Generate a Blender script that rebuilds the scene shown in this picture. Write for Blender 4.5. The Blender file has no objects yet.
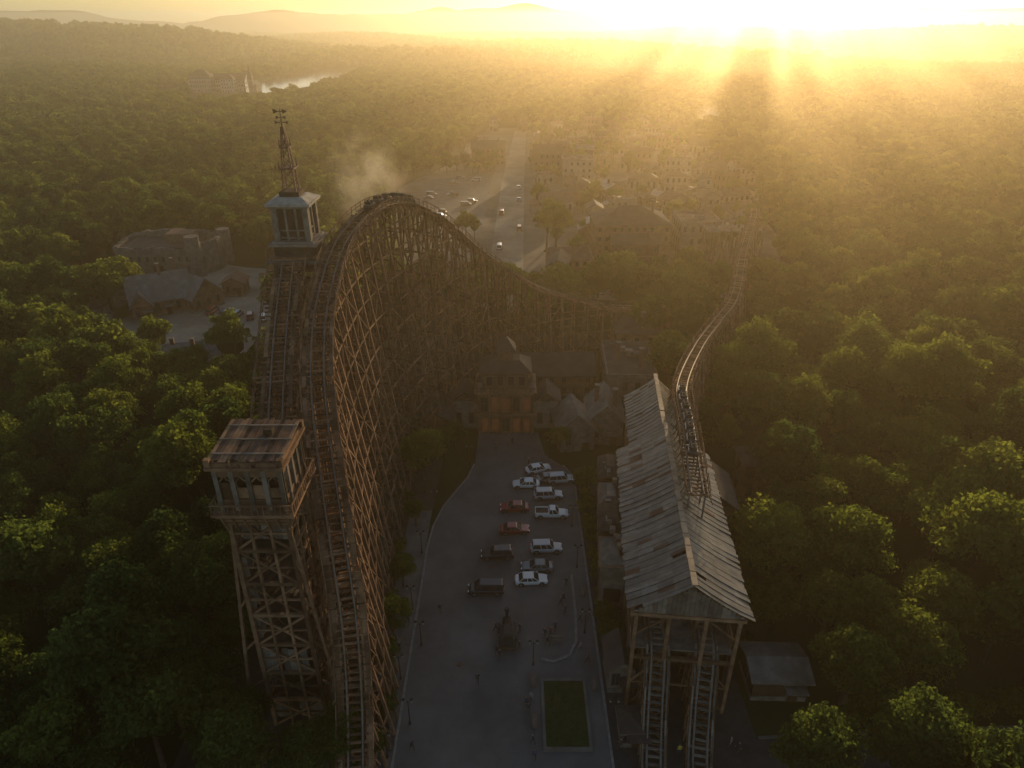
import bpy, math, random
import numpy as np
from mathutils import Vector, Matrix
R = random.Random(7)
NR = np.random.RandomState(11)
scene = bpy.context.scene
COL = scene.collection

# ------------------------------------------------------------------ materials
def mat(name, c1, c2=None, scale=1.0, rough=0.85, island=0.0, bump=0.0, metal=0.0, detail=6.0, c3=None, spec=0.5, bd=0.1):
    m = bpy.data.materials.new(name); m.use_nodes = True
    nt = m.node_tree; N = nt.nodes; L = nt.links
    b = N['Principled BSDF']; b.inputs['Roughness'].default_value = rough
    b.inputs['Metallic'].default_value = metal
    b.inputs['Specular IOR Level'].default_value = spec
    if c2 is None:
        b.inputs['Base Color'].default_value = (*c1, 1); return m
    tc = N.new('ShaderNodeTexCoord'); nz = N.new('ShaderNodeTexNoise')
    nz.inputs['Scale'].default_value = scale; nz.inputs['Detail'].default_value = detail
    nz.inputs['Roughness'].default_value = 0.65
    L.new(tc.outputs['Object'], nz.inputs['Vector'])
    cr = N.new('ShaderNodeValToRGB')
    cr.color_ramp.elements[0].position = 0.32; cr.color_ramp.elements[0].color = (*c1, 1)
    cr.color_ramp.elements[1].position = 0.68; cr.color_ramp.elements[1].color = (*c2, 1)
    if c3:
        e = cr.color_ramp.elements.new(0.5); e.color = (*c3, 1)
    L.new(nz.outputs['Fac'], cr.inputs['Fac'])
    out = cr.outputs['Color']
    if island > 0:
        g = N.new('ShaderNodeNewGeometry')
        mr = N.new('ShaderNodeMapRange'); mr.inputs['To Min'].default_value = 1 - island; mr.inputs['To Max'].default_value = 1 + island
        L.new(g.outputs['Random Per Island'], mr.inputs['Value'])
        mx = N.new('ShaderNodeVectorMath'); mx.operation = 'SCALE'
        L.new(out, mx.inputs[0]); L.new(mr.outputs['Result'], mx.inputs['Scale']); out = mx.outputs['Vector']
    L.new(out, b.inputs['Base Color'])
    if bump > 0:
        bp = N.new('ShaderNodeBump'); bp.inputs['Strength'].default_value = bump; bp.inputs['Distance'].default_value = bd
        L.new(nz.outputs['Fac'], bp.inputs['Height']); L.new(bp.outputs['Normal'], b.inputs['Normal'])
    return m

def leafmat(name, dark, light, trans=0.5):
    m = bpy.data.materials.new(name); m.use_nodes = True
    nt = m.node_tree; N = nt.nodes; L = nt.links
    N.remove(N['Principled BSDF'])
    at = N.new('ShaderNodeAttribute'); at.attribute_name = 'clump'
    oi = N.new('ShaderNodeObjectInfo')
    ad = N.new('ShaderNodeMath'); ad.operation = 'MULTIPLY_ADD'; ad.inputs[1].default_value = 0.55
    sc = N.new('ShaderNodeMath'); sc.operation = 'MULTIPLY'; sc.inputs[1].default_value = 0.5
    L.new(oi.outputs['Random'], sc.inputs[0])
    L.new(at.outputs['Fac'], ad.inputs[0]); L.new(sc.outputs[0], ad.inputs[2])
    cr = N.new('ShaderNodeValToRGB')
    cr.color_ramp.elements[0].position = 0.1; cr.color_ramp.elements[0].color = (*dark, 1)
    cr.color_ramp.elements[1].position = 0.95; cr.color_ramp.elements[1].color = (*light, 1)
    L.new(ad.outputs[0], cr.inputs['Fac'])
    d = N.new('ShaderNodeBsdfDiffuse'); t = N.new('ShaderNodeBsdfTranslucent'); mx = N.new('ShaderNodeMixShader')
    mx.inputs[0].default_value = trans
    hs = N.new('ShaderNodeHueSaturation'); hs.inputs['Saturation'].default_value = 1.1; hs.inputs['Value'].default_value = 2.1
    L.new(cr.outputs['Color'], hs.inputs['Color'])
    L.new(cr.outputs['Color'], d.inputs['Color']); L.new(hs.outputs['Color'], t.inputs['Color'])
    L.new(d.outputs[0], mx.inputs[1]); L.new(t.outputs[0], mx.inputs[2])
    L.new(mx.outputs[0], N['Material Output'].inputs['Surface'])
    return m

M = {}
M['wood'] = mat('weathered_brown_wood', (0.10, 0.055, 0.032), (0.25, 0.145, 0.082), 0.6, 0.95, island=0.5, spec=.15)
M['wood_d'] = mat('dark_wood', (0.035, 0.024, 0.017), (0.085, 0.055, 0.036), 0.8, 0.95, island=0.4, spec=.15)
M['wood_g'] = mat('grey_wood', (0.09, 0.075, 0.06), (0.22, 0.18, 0.145), 0.7, 0.95, island=0.4, spec=.15)
M['soil'] = mat('packed_soil', (0.05, 0.04, 0.03), (0.10, 0.08, 0.06), 0.25, 1.0, bump=.4, spec=.1)
M['roof_g'] = mat('grey_roof_sheets', (0.075, 0.07, 0.064), (0.20, 0.182, 0.16), 0.5, 0.5, island=0.28, bump=0.3, c3=(0.13, 0.108, 0.085), spec=.5, detail=10)
M['ridge'] = mat('ridge_boards', (0.22, 0.15, 0.09), (0.4, 0.29, 0.19), 1.0, 0.7, island=0.3, spec=.4)
M['roof_d'] = mat('dark_roof', (0.04, 0.034, 0.03), (0.10, 0.075, 0.06), 0.4, 0.85, bump=0.3, spec=.2)
M['roof_r'] = mat('rust_roof', (0.08, 0.042, 0.03), (0.16, 0.095, 0.065), 0.4, 0.85, bump=0.3, spec=.2)
M['brick'] = mat('brown_brick', (0.12, 0.07, 0.048), (0.20, 0.125, 0.085), 1.4, 0.95, spec=.15)
M['stone'] = mat('old_stone', (0.11, 0.095, 0.08), (0.25, 0.215, 0.175), 0.9, 0.95, bump=0.6, spec=.15)
M['pale'] = mat('pale_stone', (0.22, 0.2, 0.17), (0.42, 0.38, 0.33), 0.9, 0.95, bump=0.4, spec=.15)
M['plaster'] = mat('dirty_plaster', (0.16, 0.135, 0.11), (0.28, 0.24, 0.2), 0.6, 0.95, spec=.15)
M['glass'] = mat('window_glass', (0.02, 0.025, 0.03), None, rough=0.2, spec=.4)
gw = mat('lit_window_glass', (0.05, 0.03, 0.02), None, rough=0.2)
gw.node_tree.nodes['Principled BSDF'].inputs['Emission Color'].default_value = (1, .33, .12, 1); gw.node_tree.nodes['Principled BSDF'].inputs['Emission Strength'].default_value = .03
M['glass_w'] = gw
M['frame'] = mat('window_frame', (0.13, 0.105, 0.08), None, spec=.2)
M['steel'] = mat('rail_steel', (0.14, 0.115, 0.095), (0.24, 0.2, 0.17), 2.0, 0.65, metal=0.3, spec=.3)
M['rust'] = mat('rusty_iron', (0.08, 0.042, 0.026), (0.17, 0.095, 0.06), 3.0, 0.8, metal=0.2)
M['white'] = mat('painted_white', (0.6, 0.58, 0.55), (0.75, 0.73, 0.7), 2.0, 0.6)
M['pave'] = mat('plaza_paving', (0.085, 0.082, 0.079), (0.165, 0.158, 0.149), 0.11, 0.95, bump=0.2, spec=.15, detail=14)
M['asph'] = mat('asphalt', (0.04, 0.039, 0.038), (0.07, 0.067, 0.065), 0.5, 0.95, bump=0.2, spec=.15)
M['dust'] = mat('dusty_ground', (0.10, 0.08, 0.06), (0.24, 0.195, 0.145), 0.06, 0.95, bump=0.2, spec=.1, detail=10)
M['sand'] = mat('sandy_ground', (0.17, 0.14, 0.105), (0.36, 0.3, 0.225), 0.08, 0.95, bump=0.2, spec=.1, detail=10)
M['kerb'] = mat('kerb_concrete', (0.16, 0.152, 0.14), (0.26, 0.245, 0.225), 1.5, 0.9, spec=.15)
M['walk'] = mat('sidewalk_stone', (0.09, 0.082, 0.073), (0.18, 0.165, 0.145), .3, 0.95, spec=.15, detail=10)
M['paint'] = mat('road_paint', (0.25, 0.25, 0.24), (0.5, 0.5, 0.48), 4.0, 0.8)
M['grass'] = mat('grass', (0.025, 0.042, 0.013), (0.055, 0.075, 0.026), 1.5, 0.95, bump=0.4, spec=.1)
M['forest'] = mat('forest_floor', (0.02, 0.028, 0.010), (0.045, 0.055, 0.02), 0.05, 1.0, spec=.05)
M['tyre'] = mat('tyre_rubber', (0.02, 0.02, 0.02), None, rough=0.8)
M['chrome'] = mat('chrome', (0.6, 0.6, 0.6), None, rough=0.25, metal=0.9)
M['red_l'] = mat('tail_light', (0.4, 0.02, 0.01), None, rough=0.3)
M['bark'] = mat('bark', (0.05, 0.035, 0.022), (0.11, 0.08, 0.055), 1.2, 0.95, bump=0.5, spec=.1)
M['leaf'] = leafmat('foliage', (0.036, 0.062, 0.014), (0.15, 0.165, 0.036))
M['leaf2'] = leafmat('foliage_dark', (0.028, 0.052, 0.017), (0.10, 0.125, 0.03))
M['rock'] = mat('rock', (0.09, 0.078, 0.065), (0.2, 0.17, 0.14), 0.5, 0.95, bump=1.0, spec=.1)
M['sun_blocker'] = mat('sun_blocker_white', (0.8, 0.8, 0.8), None, rough=1, spec=0)  # for the unseen shapes added to block the sun
def carpaint(n, c):
    m = mat(n, c, None, rough=0.3); m.node_tree.nodes['Principled BSDF'].inputs['Coat Weight'].default_value = 0.5; return m
CP = [carpaint('paint_silver', (0.42, 0.43, 0.44)), carpaint('paint_white', (0.66, 0.66, 0.64)), carpaint('paint_red', (0.22, 0.01, 0.01)),
      carpaint('paint_black', (0.018, 0.018, 0.02)), carpaint('paint_grey', (0.14, 0.15, 0.16)), carpaint('paint_blue', (0.03, 0.06, 0.13))]
wm = bpy.data.materials.new('lake_water'); wm.use_nodes = True
wm.node_tree.nodes['Principled BSDF'].inputs['Base Color'].default_value = (0.03, 0.045, 0.05, 1)
wm.node_tree.nodes['Principled BSDF'].inputs['Roughness'].default_value = 0.12
M['water'] = wm

# ------------------------------------------------------------------ mesh builder
class B:
    def __init__(s): s.v = []; s.f = []; s.m = []; s.mats = []
    def mi(s, k):
        if k not in s.mats: s.mats.append(k)
        return s.mats.index(k)
    def hexa(s, p, k):
        n = len(s.v); s.v.extend(p); i = s.mi(k)
        for q in ((0, 3, 2, 1), (4, 5, 6, 7), (0, 1, 5, 4), (1, 2, 6, 5), (2, 3, 7, 6), (3, 0, 4, 7)):
            s.f.append(tuple(n + a for a in q)); s.m.append(i)
    def box(s, c, d, k, rz=0.0, taper=1.0):
        x, y, z = c; a, b, h = d[0] / 2, d[1] / 2, d[2] / 2; cs, sn = math.cos(rz), math.sin(rz); P = []
        for zz, t in ((-h, 1.0), (h, taper)):
            for ux, uy in ((-a, -b), (a, -b), (a, b), (-a, b)):
                ux *= t; uy *= t
                P.append((x + ux * cs - uy * sn, y + ux * sn + uy * cs, z + zz))
        s.hexa(P, k)
    def beam(s, p0, p1, w, h, k):
        ax, ay, az = p0; bx, by, bz = p1
        dx, dy, dz = bx - ax, by - ay, bz - az
        l = math.sqrt(dx * dx + dy * dy + dz * dz)
        if l < 1e-5: return
        dx /= l; dy /= l; dz /= l
        if abs(dz) > 0.95: sx, sy, sz = 1.0, 0.0, 0.0
        else:
            q = math.hypot(dx, dy); sx, sy, sz = dy / q, -dx / q, 0.0
        ux = sy * dz - sz * dy; uy = sz * dx - sx * dz; uz = sx * dy - sy * dx
        w /= 2; h /= 2; P = []
        for (X, Y, Z) in ((ax, ay, az), (bx, by, bz)):
            for a, b in ((-w, -h), (w, -h), (w, h), (-w, h)):
                P.append((X + sx * a + ux * b, Y + sy * a + uy * b, Z + sz * a + uz * b))
        s.hexa(P, k)
    def cyl(s, p0, p1, r0, r1, n, k, caps=True):
        p0 = Vector(p0); p1 = Vector(p1); d = (p1 - p0).normalized()
        a = d.orthogonal().normalized(); b = d.cross(a); o = len(s.v); i = s.mi(k)
        for p, r in ((p0, r0), (p1, r1)):
            for j in range(n):
                t = 2 * math.pi * j / n; q = p + (a * math.cos(t) + b * math.sin(t)) * r; s.v.append(tuple(q))
        for j in range(n):
            s.f.append((o + j, o + (j + 1) % n, o + n + (j + 1) % n, o + n + j)); s.m.append(i)
        if caps:
            s.f.append(tuple(o + j for j in range(n))[::-1]); s.m.append(i)
            s.f.append(tuple(o + n + j for j in range(n))); s.m.append(i)
    def poly(s, pts, k):
        n = len(s.v); s.v.extend(pts); s.f.append(tuple(range(n, n + len(pts)))); s.m.append(s.mi(k))
    def loft(s, secs, k, cap=True):
        o = len(s.v); n = len(secs[0]); i = s.mi(k)
        for q in secs: s.v.extend(q)
        for a in range(len(secs) - 1):
            for j in range(n):
                s.f.append((o + a * n + j, o + a * n + (j + 1) % n, o + (a + 1) * n + (j + 1) % n, o + (a + 1) * n + j)); s.m.append(i)
        if cap:
            s.f.append(tuple(o + j for j in range(n))[::-1]); s.m.append(i)
            s.f.append(tuple(o + (len(secs) - 1) * n + j for j in range(n))); s.m.append(i)
    def gable(s, c, w, l, z0, z1, k, over=0.5, th=0.25, axis='y'):
        cx, cy = c
        def T(a, b, z): return (cx + a, cy + b, z) if axis == 'y' else (cx + b, cy + a, z)
        hw = w / 2 + over; hl = l / 2 + over; sl = (z1 - z0) / (w / 2); ze = z0 - over * sl
        for sg in (-1, 1):
            P = [T(sg * hw, -hl, ze), T(0, -hl, z1), T(0, hl, z1), T(sg * hw, hl, ze)]
            s.hexa(P + [(p[0], p[1], p[2] + th) for p in P], k)
    def hip(s, c, w, l, z0, z1, k, over=0.5, flat=0.0):
        cx, cy = c; a = w / 2 + over; b = l / 2 + over; m = min(a, b) * (1 - flat)
        s.hexa([(cx - a, cy - b, z0), (cx + a, cy - b, z0), (cx + a, cy + b, z0), (cx - a, cy + b, z0),
                (cx - a + m * .98, cy - b + m * .98, z1), (cx + a - m * .98, cy - b + m * .98, z1), (cx + a - m * .98, cy + b - m * .98, z1), (cx - a + m * .98, cy + b - m * .98, z1)], k)
    def mesh(s, name):
        me = bpy.data.meshes.new(name); me.from_pydata(s.v, [], s.f)
        for k in s.mats: me.materials.append(M[k] if isinstance(k, str) else k)
        me.polygons.foreach_set('material_index', s.m); me.update(); return me
    def obj(s, name, parent=None, smooth=False):
        me = s.mesh(name)
        if smooth:
            me.polygons.foreach_set('use_smooth', [True] * len(me.polygons))
        o = bpy.data.objects.new(name, me); COL.objects.link(o)
        if parent: o.parent = parent
        return o
def group(name, loc=(0, 0, 0), rz=0.0):
    e = bpy.data.objects.new(name, None); e.location = loc; e.rotation_euler = (0, 0, rz); e.empty_display_size = 0.5
    COL.objects.link(e); return e

# ------------------------------------------------------------------ terrain
def sstep(a, b, x):
    t = np.clip((x - a) / (b - a), 0, 1); return t * t * (3 - 2 * t)
def height(x, y):
    x = np.asarray(x, float); y = np.asarray(y, float)
    d = np.hypot(x, y)
    h = sstep(560, 1500, d) * (9 * np.sin(x / 210 + 1.3) * np.cos(y / 260 + .4) + 6 * np.sin(x / 97 + y / 130))
    lake = np.exp(-(((x + 270) / 200) ** 2 + ((y - 960) / 420) ** 2) ** 2)
    h = h * (1 - lake)
    h += 56 * np.exp(-((y - 1560) / 220) ** 2) * sstep(-400, -720, x) * (0.85 + .15 * np.sin(x / 140))
    h += 34 * np.exp(-((y - 1900) / 300) ** 2) * sstep(500, 1100, x)
    h += 22 * np.exp(-((y - 2600) / 300) ** 2) * (0.6 + .4 * np.sin(x / 400))
    far = sstep(3000, 6500, y)
    h += far * (85 + 60 * np.sin(x / 900 + 2.2) + 38 * np.sin(x / 370 + y / 900) + 16 * np.sin(x / 160 + 1) + 7 * np.sin(x / 71))
    return h
def build_ground():
    nx, ny = 260, 260
    tx = np.linspace(-1, 1, nx); X = 9000 * np.sinh(tx * 5) / math.sinh(5)
    ty = np.linspace(0, 1, ny); Y = -400 + 11000 * (np.sinh(ty * 4) / math.sinh(4))
    gx, gy = np.meshgrid(X, Y); gz = height(gx, gy)
    V = np.stack([gx, gy, gz], -1).reshape(-1, 3)
    F = [(j * nx + i, j * nx + i + 1, (j + 1) * nx + i + 1, (j + 1) * nx + i) for j in range(ny - 1) for i in range(nx - 1)]
    me = bpy.data.meshes.new('ground'); me.from_pydata(V.tolist(), [], F); me.materials.append(M['forest'])
    me.polygons.foreach_set('use_smooth', [True] * len(F))
    o = bpy.data.objects.new('ground', me); COL.objects.link(o)
build_ground()

def sheet(name, pts, z, k):
    b = B(); b.poly([(x, y, z) for x, y in pts], k); return b.obj(name)
def wob(pts, amp=2.0, n=6, seed=1):
    r = random.Random(seed); out = []
    for i in range(len(pts)):
        a = pts[i]; c = pts[(i + 1) % len(pts)]
        for j in range(n):
            t = j / n; out.append((a[0] + (c[0] - a[0]) * t + r.uniform(-amp, amp), a[1] + (c[1] - a[1]) * t + r.uniform(-amp, amp)))
    return out
sheet('town_ground', wob([(-26, 178), (70, 185), (92, 230), (110, 320), (118, 520), (-20, 540), (-30, 420), (-52, 330), (-48, 250)], 4, 6, 3), 0.02, 'dust')
sheet('dirt_clearing', wob([(-103, 150), (-60, 148), (-60, 200), (-92, 216), (-128, 214), (-122, 196), (-104, 190)], 2, 5, 4), 0.02, 'sand')
sheet('courtyard_ground', wob([(-36, 36), (-12.5, 36), (-12.5, 150), (60, 152), (60, 160), (-36, 160)], .6, 6, 5), 0.012, 'soil')
pl = [(-12.6, 30), (-12.6, 79), (-12.2, 84), (-11, 89), (-9.3, 93), (-7.5, 97), (-6.6, 101), (-6.4, 112), (5, 112), (6, 104), (9, 100.5), (10.6, 97), (10.6, 30)]
sheet('plaza_pavement', pl, 0.02, 'pave')
b = B()
for i in range(1, 7):
    p, q = pl[i - 1] if i > 1 else (-12.6, 30), pl[i]
    b.beam((p[0] - .15, p[1], 0.09), (q[0] - .15, q[1], 0.09), .3, .14, 'kerb')
b.beam((10.75, 30, 0.09), (10.75, 97, 0.09), .3, .14, 'kerb')
b.beam((10.75, 97, 0.09), (9.1, 100.6, 0.09), .3, .14, 'kerb')
b.obj('kerb')
sheet('station_pavement', [(10.9, 30), (27, 30), (27, 100), (10.9, 100)], 0.016, 'asph')
sheet('side_road', [(27, 42.5), (140, 48), (140, 53), (27, 48)], 0.02, 'asph')
b = B(); b.beam((27.2, 48.25, .09), (140, 53.25, .09), .3, .14, 'walk'); b.obj('side_road_kerb')
sheet('sidewalk', [(-16.4, 30), (-12.95, 30), (-12.95, 88), (-16.4, 88)], 0.026, 'walk')
sheet('town_street', [(-8, 178), (3, 178), (6, 345), (10, 520), (2, 520), (-5, 345)], 0.026, 'sand')
sheet('town_car_park', wob([(-44, 250), (-12, 245), (-10, 365), (-40, 350)], 1.2, 5, 9), 0.024, 'walk')
b = B()
for yy in [71.2, 74.9, 80.5, 84.5, 89.5, 93]:
    b.box((5.6, yy, 0.026), (3.2, .07, .004), 'walk')
b.obj('parking_lines')
b = B()
for x, y in [(-3, 75), (-6.5, 58), (0, 90)]: b.cyl((x, y, .02), (x, y, .035), .4, .4, 14, 'rust')
b.obj('manhole_cover')
b = B()
isl = [(3.6, 58.8), (5.2, 58.4), (7.2, 59.4), (8.2, 61.5), (8.5, 66), (8.5, 73.5)]
for i in range(len(isl) - 1):
    b.beam((*isl[i], .09), (*isl[i + 1], .09), .35, .14, 'kerb')
b.obj('traffic_island_kerb')
e = group('grass_planter', (6.1, 51.2, 0))
b = B()
for c, d in (((0, -4.4, .2), (5.4, .35, .36)), ((0, 4.4, .2), (5.4, .35, .36)), ((-2.52, 0, .2), (.35, 8.44, .36)), ((2.52, 0, .2), (.35, 8.44, .36))): b.box(c, d, 'walk')
b.obj('rim', e)
b = B(); b.box((0, 0, .16), (4.68, 8.42, .26), 'grass')
for i in range(2500):
    x, y = R.uniform(-2.3, 2.3), R.uniform(-4.1, 4.1); a = R.uniform(0, 6.28); h = R.uniform(.08, .3)
    b.poly([(x, y, .28), (x + .05 * math.cos(a), y + .05 * math.sin(a), .28), (x + R.uniform(-.1, .1), y + R.uniform(-.1, .1), .28 + h)], 'grass')
b.obj('grass_blades', e)

# ------------------------------------------------------------------ trees
def tree_mesh(name, seed, ncl, per, leaf, H=13.0, RC=5.0, trunk=True, lm='leaf', core=False, conic=0.0):
    r = np.random.RandomState(seed)
    cc = []
    for i in range(ncl):
        d = r.normal(size=3); d /= np.linalg.norm(d)
        if d[2] < -0.35: d[2] *= -0.6
        f = r.uniform(.35, 1.0) ** 0.6
        z = H * .62 + d[2] * H * .30 * f
        k = 1.0 - conic * (z / H - .35)
        cc.append((d[0] * RC * .78 * f * k * r.uniform(.8, 1.2), d[1] * RC * .78 * f * k * r.uniform(.8, 1.2), z, r.uniform(.17, .36) * RC))
    cc = np.array(cc)
    tot = ncl * per
    ci = np.repeat(np.arange(ncl), per)
    d = r.normal(size=(tot, 3)); d /= np.linalg.norm(d, axis=1)[:, None]
    d[:, 2] = np.where(d[:, 2] < -.3, -d[:, 2], d[:, 2])
    rad = cc[ci, 3] * r.uniform(.55, 1.12, tot) * (1 + .25 * np.sin(d[:, 0] * 6 + ci) * np.sin(d[:, 1] * 5))
    c = cc[ci, :3] + d * rad[:, None] * np.array([1, 1, .75])
    n = d + r.normal(size=(tot, 3)) * .55; n /= np.linalg.norm(n, axis=1)[:, None]
    t = np.cross(n, r.normal(size=(tot, 3))); t /= np.linalg.norm(t, axis=1)[:, None]
    bt = np.cross(n, t)
    s = leaf * r.uniform(.55, 1.35, tot)[:, None]
    q = np.stack([c - t * s * .5, c + bt * s * .38 + n * s * .06, c + t * s * .5, c - bt * s * .38 + n * s * .06], 1).reshape(-1, 3)
    tone = np.clip(r.uniform(0, 1, ncl)[ci] * .6 + r.uniform(0, .4, tot), 0, 1)
    bld = B()
    if trunk:
        top = Vector((r.uniform(-.4, .4), r.uniform(-.4, .4), H * .5))
        bld.cyl((0, 0, -.3), (top.x * .5, top.y * .5, H * .25), .36, .27, 8, 'bark', False)
        bld.cyl((top.x * .5, top.y * .5, H * .25), top, .27, .18, 8, 'bark', False)
        bld.cyl(top, (top.x, top.y, H * .8), .18, .05, 6, 'bark', False)
        for j in range(7):
            k = cc[r.randint(ncl)]
            z0 = r.uniform(.28, .55) * H
            bld.cyl((top.x * min(1, z0 / H * 2), top.y * min(1, z0 / H * 2), z0), tuple(k[:3]), .13, .04, 5, 'bark', False)
    nb = len(bld.v); nf = len(bld.f)
    V = bld.v + q.tolist(); base = nb
    F = bld.f + [(base + 4 * i, base + 4 * i + 1, base + 4 * i + 2, base + 4 * i + 3) for i in range(tot)]
    mi = [0] * nf + [1] * tot
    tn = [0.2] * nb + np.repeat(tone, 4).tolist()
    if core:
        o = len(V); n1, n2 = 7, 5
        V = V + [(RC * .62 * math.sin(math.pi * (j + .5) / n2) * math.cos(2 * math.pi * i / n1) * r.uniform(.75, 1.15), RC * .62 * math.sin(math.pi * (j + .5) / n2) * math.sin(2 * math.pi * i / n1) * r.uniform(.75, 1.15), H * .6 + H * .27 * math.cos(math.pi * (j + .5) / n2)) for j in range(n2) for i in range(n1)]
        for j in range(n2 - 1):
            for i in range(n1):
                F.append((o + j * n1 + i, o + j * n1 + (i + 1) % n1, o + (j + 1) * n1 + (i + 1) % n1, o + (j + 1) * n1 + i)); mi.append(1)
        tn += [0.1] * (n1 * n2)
    me = bpy.data.meshes.new(name); me.from_pydata(V, [], F)
    me.materials.append(M['bark']); me.materials.append(M[lm])
    me.polygons.foreach_set('material_index', mi)
    a = me.attributes.new('clump', 'FLOAT', 'POINT'); a.data.foreach_set('value', tn)
    me.update(); return me
near = [tree_mesh('oak_tree_mesh_%d' % i, 100 + i, 44 + 6 * i, 210, .42, 13 + i * .5, 5.0 + .25 * (i % 3), lm='leaf' if i % 2 == 0 else 'leaf2', conic=.25 * (i % 3)) for i in range(6)]
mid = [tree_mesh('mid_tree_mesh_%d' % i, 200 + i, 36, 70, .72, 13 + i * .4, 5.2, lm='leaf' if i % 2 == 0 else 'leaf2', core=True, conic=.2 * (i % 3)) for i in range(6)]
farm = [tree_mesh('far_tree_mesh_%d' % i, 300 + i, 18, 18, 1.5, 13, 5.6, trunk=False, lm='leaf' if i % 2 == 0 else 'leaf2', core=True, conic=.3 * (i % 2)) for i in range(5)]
shrub = [tree_mesh('shrub_mesh_%d' % i, 400 + i, 16, 110, .22, 2.6, 1.7, trunk=False) for i in range(3)]

def protos(name, meshes):
    c = bpy.data.collections.new(name)
    for m in meshes:
        c.objects.link(bpy.data.objects.new(m.name.replace('_mesh', ''), m))
    return c
def forest(name, P, S, col, nvar, seed):
    r = np.random.RandomState(seed); n = len(P)
    me = bpy.data.meshes.new(name); me.from_pydata([tuple(p) for p in P], [], [])
    a = me.attributes.new('scl', 'FLOAT', 'POINT'); a.data.foreach_set('value', list(S))
    a = me.attributes.new('rot', 'FLOAT_VECTOR', 'POINT')
    rv = np.zeros((n, 3)); rv[:, 2] = r.uniform(0, 6.28, n); rv[:, :2] = r.uniform(-.06, .06, (n, 2)); a.data.foreach_set('vector', rv.ravel())
    a = me.attributes.new('idx', 'INT', 'POINT'); a.data.foreach_set('value', r.randint(0, nvar, n).tolist())
    o = bpy.data.objects.new(name, me); COL.objects.link(o)
    g = bpy.data.node_groups.new(name + '_nodes', 'GeometryNodeTree')
    g.interface.new_socket('Geometry', in_out='INPUT', socket_type='NodeSocketGeometry')
    g.interface.new_socket('Geometry', in_out='OUTPUT', socket_type='NodeSocketGeometry')
    N = g.nodes; L = g.links
    gi = N.new('NodeGroupInput'); go = N.new('NodeGroupOutput')
    ip = N.new('GeometryNodeInstanceOnPoints'); ci = N.new('GeometryNodeCollectionInfo')
    ci.inputs['Collection'].default_value = col; ci.inputs['Separate Children'].default_value = True; ci.inputs['Reset Children'].default_value = True
    ip.inputs['Pick Instance'].default_value = True
    def at(nm, t):
        q = N.new('GeometryNodeInputNamedAttribute'); q.data_type = t; q.inputs['Name'].default_value = nm
        return [s for s in q.outputs if s.enabled and s.name == 'Attribute'][0]
    L.new(gi.outputs[0], ip.inputs['Points']); L.new(ci.outputs[0], ip.inputs['Instance'])
    L.new(at('idx', 'INT'), ip.inputs['Instance Index']); L.new(at('scl', 'FLOAT'), ip.inputs['Scale'])
    L.new(at('rot', 'FLOAT_VECTOR'), ip.inputs['Rotation'])
    L.new(ip.outputs[0], go.inputs[0])
    md = o.modifiers.new('instances', 'NODES'); md.node_group = g
    return o

TR = [(21.9, 65, 20.6), (24.2, 80, 20.6), (26.3, 93, 20.2), (34.8, 115, 17), (43, 132, 14.8), (51.6, 149, 14), (62, 178, 16), (73, 206, 17.6), (76, 215, 18)]
def segd(x, y, pts):
    best = 1e9
    for a, c in zip(pts[:-1], pts[1:]):
        vx, vy = c[0] - a[0], c[1] - a[1]; t = max(0, min(1, ((x - a[0]) * vx + (y - a[1]) * vy) / (vx * vx + vy * vy)))
        best = min(best, math.hypot(x - a[0] - t * vx, y - a[1] - t * vy))
    return best
TOWN = [(-30, 180), (74, 184), (92, 230), (112, 320), (118, 525), (-20, 535), (-34, 420), (-56, 330), (-50, 250)]
def inpoly(x, y, P):
    c = False; j = len(P) - 1
    for i in range(len(P)):
        if (P[i][1] > y) != (P[j][1] > y) and x < (P[j][0] - P[i][0]) * (y - P[i][1]) / (P[j][1] - P[i][1]) + P[i][0]: c = not c
        j = i
    return c
def free(x, y):
    if -35 < x < 29 and 20 < y < 160: return False
    if 26 < x < 37 and 48 < y < 61: return False
    if 29 <= x < 44 and 87 < y < 97: return False
    if 26 < x < 32 and 100 > y > 60: return False
    if -106 < x < -57 and 143 < y < 218: return False
    if -130 < x < -86 and 188 < y < 222: return False
    if -81 < x < -64 and 128 < y < 147: return False
    if y < 260 and segd(x, y, TR) < 4.6: return False
    if inpoly(x, y, TOWN): return False
    if ((x + 270) / 64) ** 2 + ((y - 950) / 320) ** 2 < 1: return False
    if -385 < x < -280 and 715 < y < 880: return False
    if 36 < y < 60 and x > 26 and abs(y - (45.5 + (x - 27) * .045)) < 4.4: return False
    return True
def scatter(y0, y1, sp, seed, marg=45):
    r = random.Random(seed); out = []
    y = y0
    while y < y1:
        t = .8829 * y + 33; hw = .76 * t * 1.02 + marg; x = -hw + r.uniform(0, sp)
        while x < hw:
            px, py = x + r.uniform(-.36, .36) * sp, y + r.uniform(-.36, .36) * sp
            if free(px, py): out.append((px, py))
            x += sp
        y += sp * .9
    return out
nt = 0
for (x, y) in scatter(34, 132, 6.9, 21, 14):
    o = bpy.data.objects.new('oak_tree', R.choice(near)); s = R.uniform(.68, 1.08)
    if x > 40 and R.random() < .4: s *= 1.25
    elif R.random() < .12: s *= 1.2
    o.location = (x, y, 0); o.scale = (s, s, s * R.uniform(.9, 1.15)); o.rotation_euler = (R.uniform(-.05, .05), R.uniform(-.05, .05), R.uniform(0, 6.28)); COL.objects.link(o); nt += 1
cm = protos('mid_trees', mid); cf = protos('far_trees', farm)
P = scatter(132, 470, 7.6, 22); forest('forest', [(x, y, float(height(x, y))) for x, y in P], NR.uniform(.7, 1.25, len(P)), cm, len(mid), 1); n1 = len(P)
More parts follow.
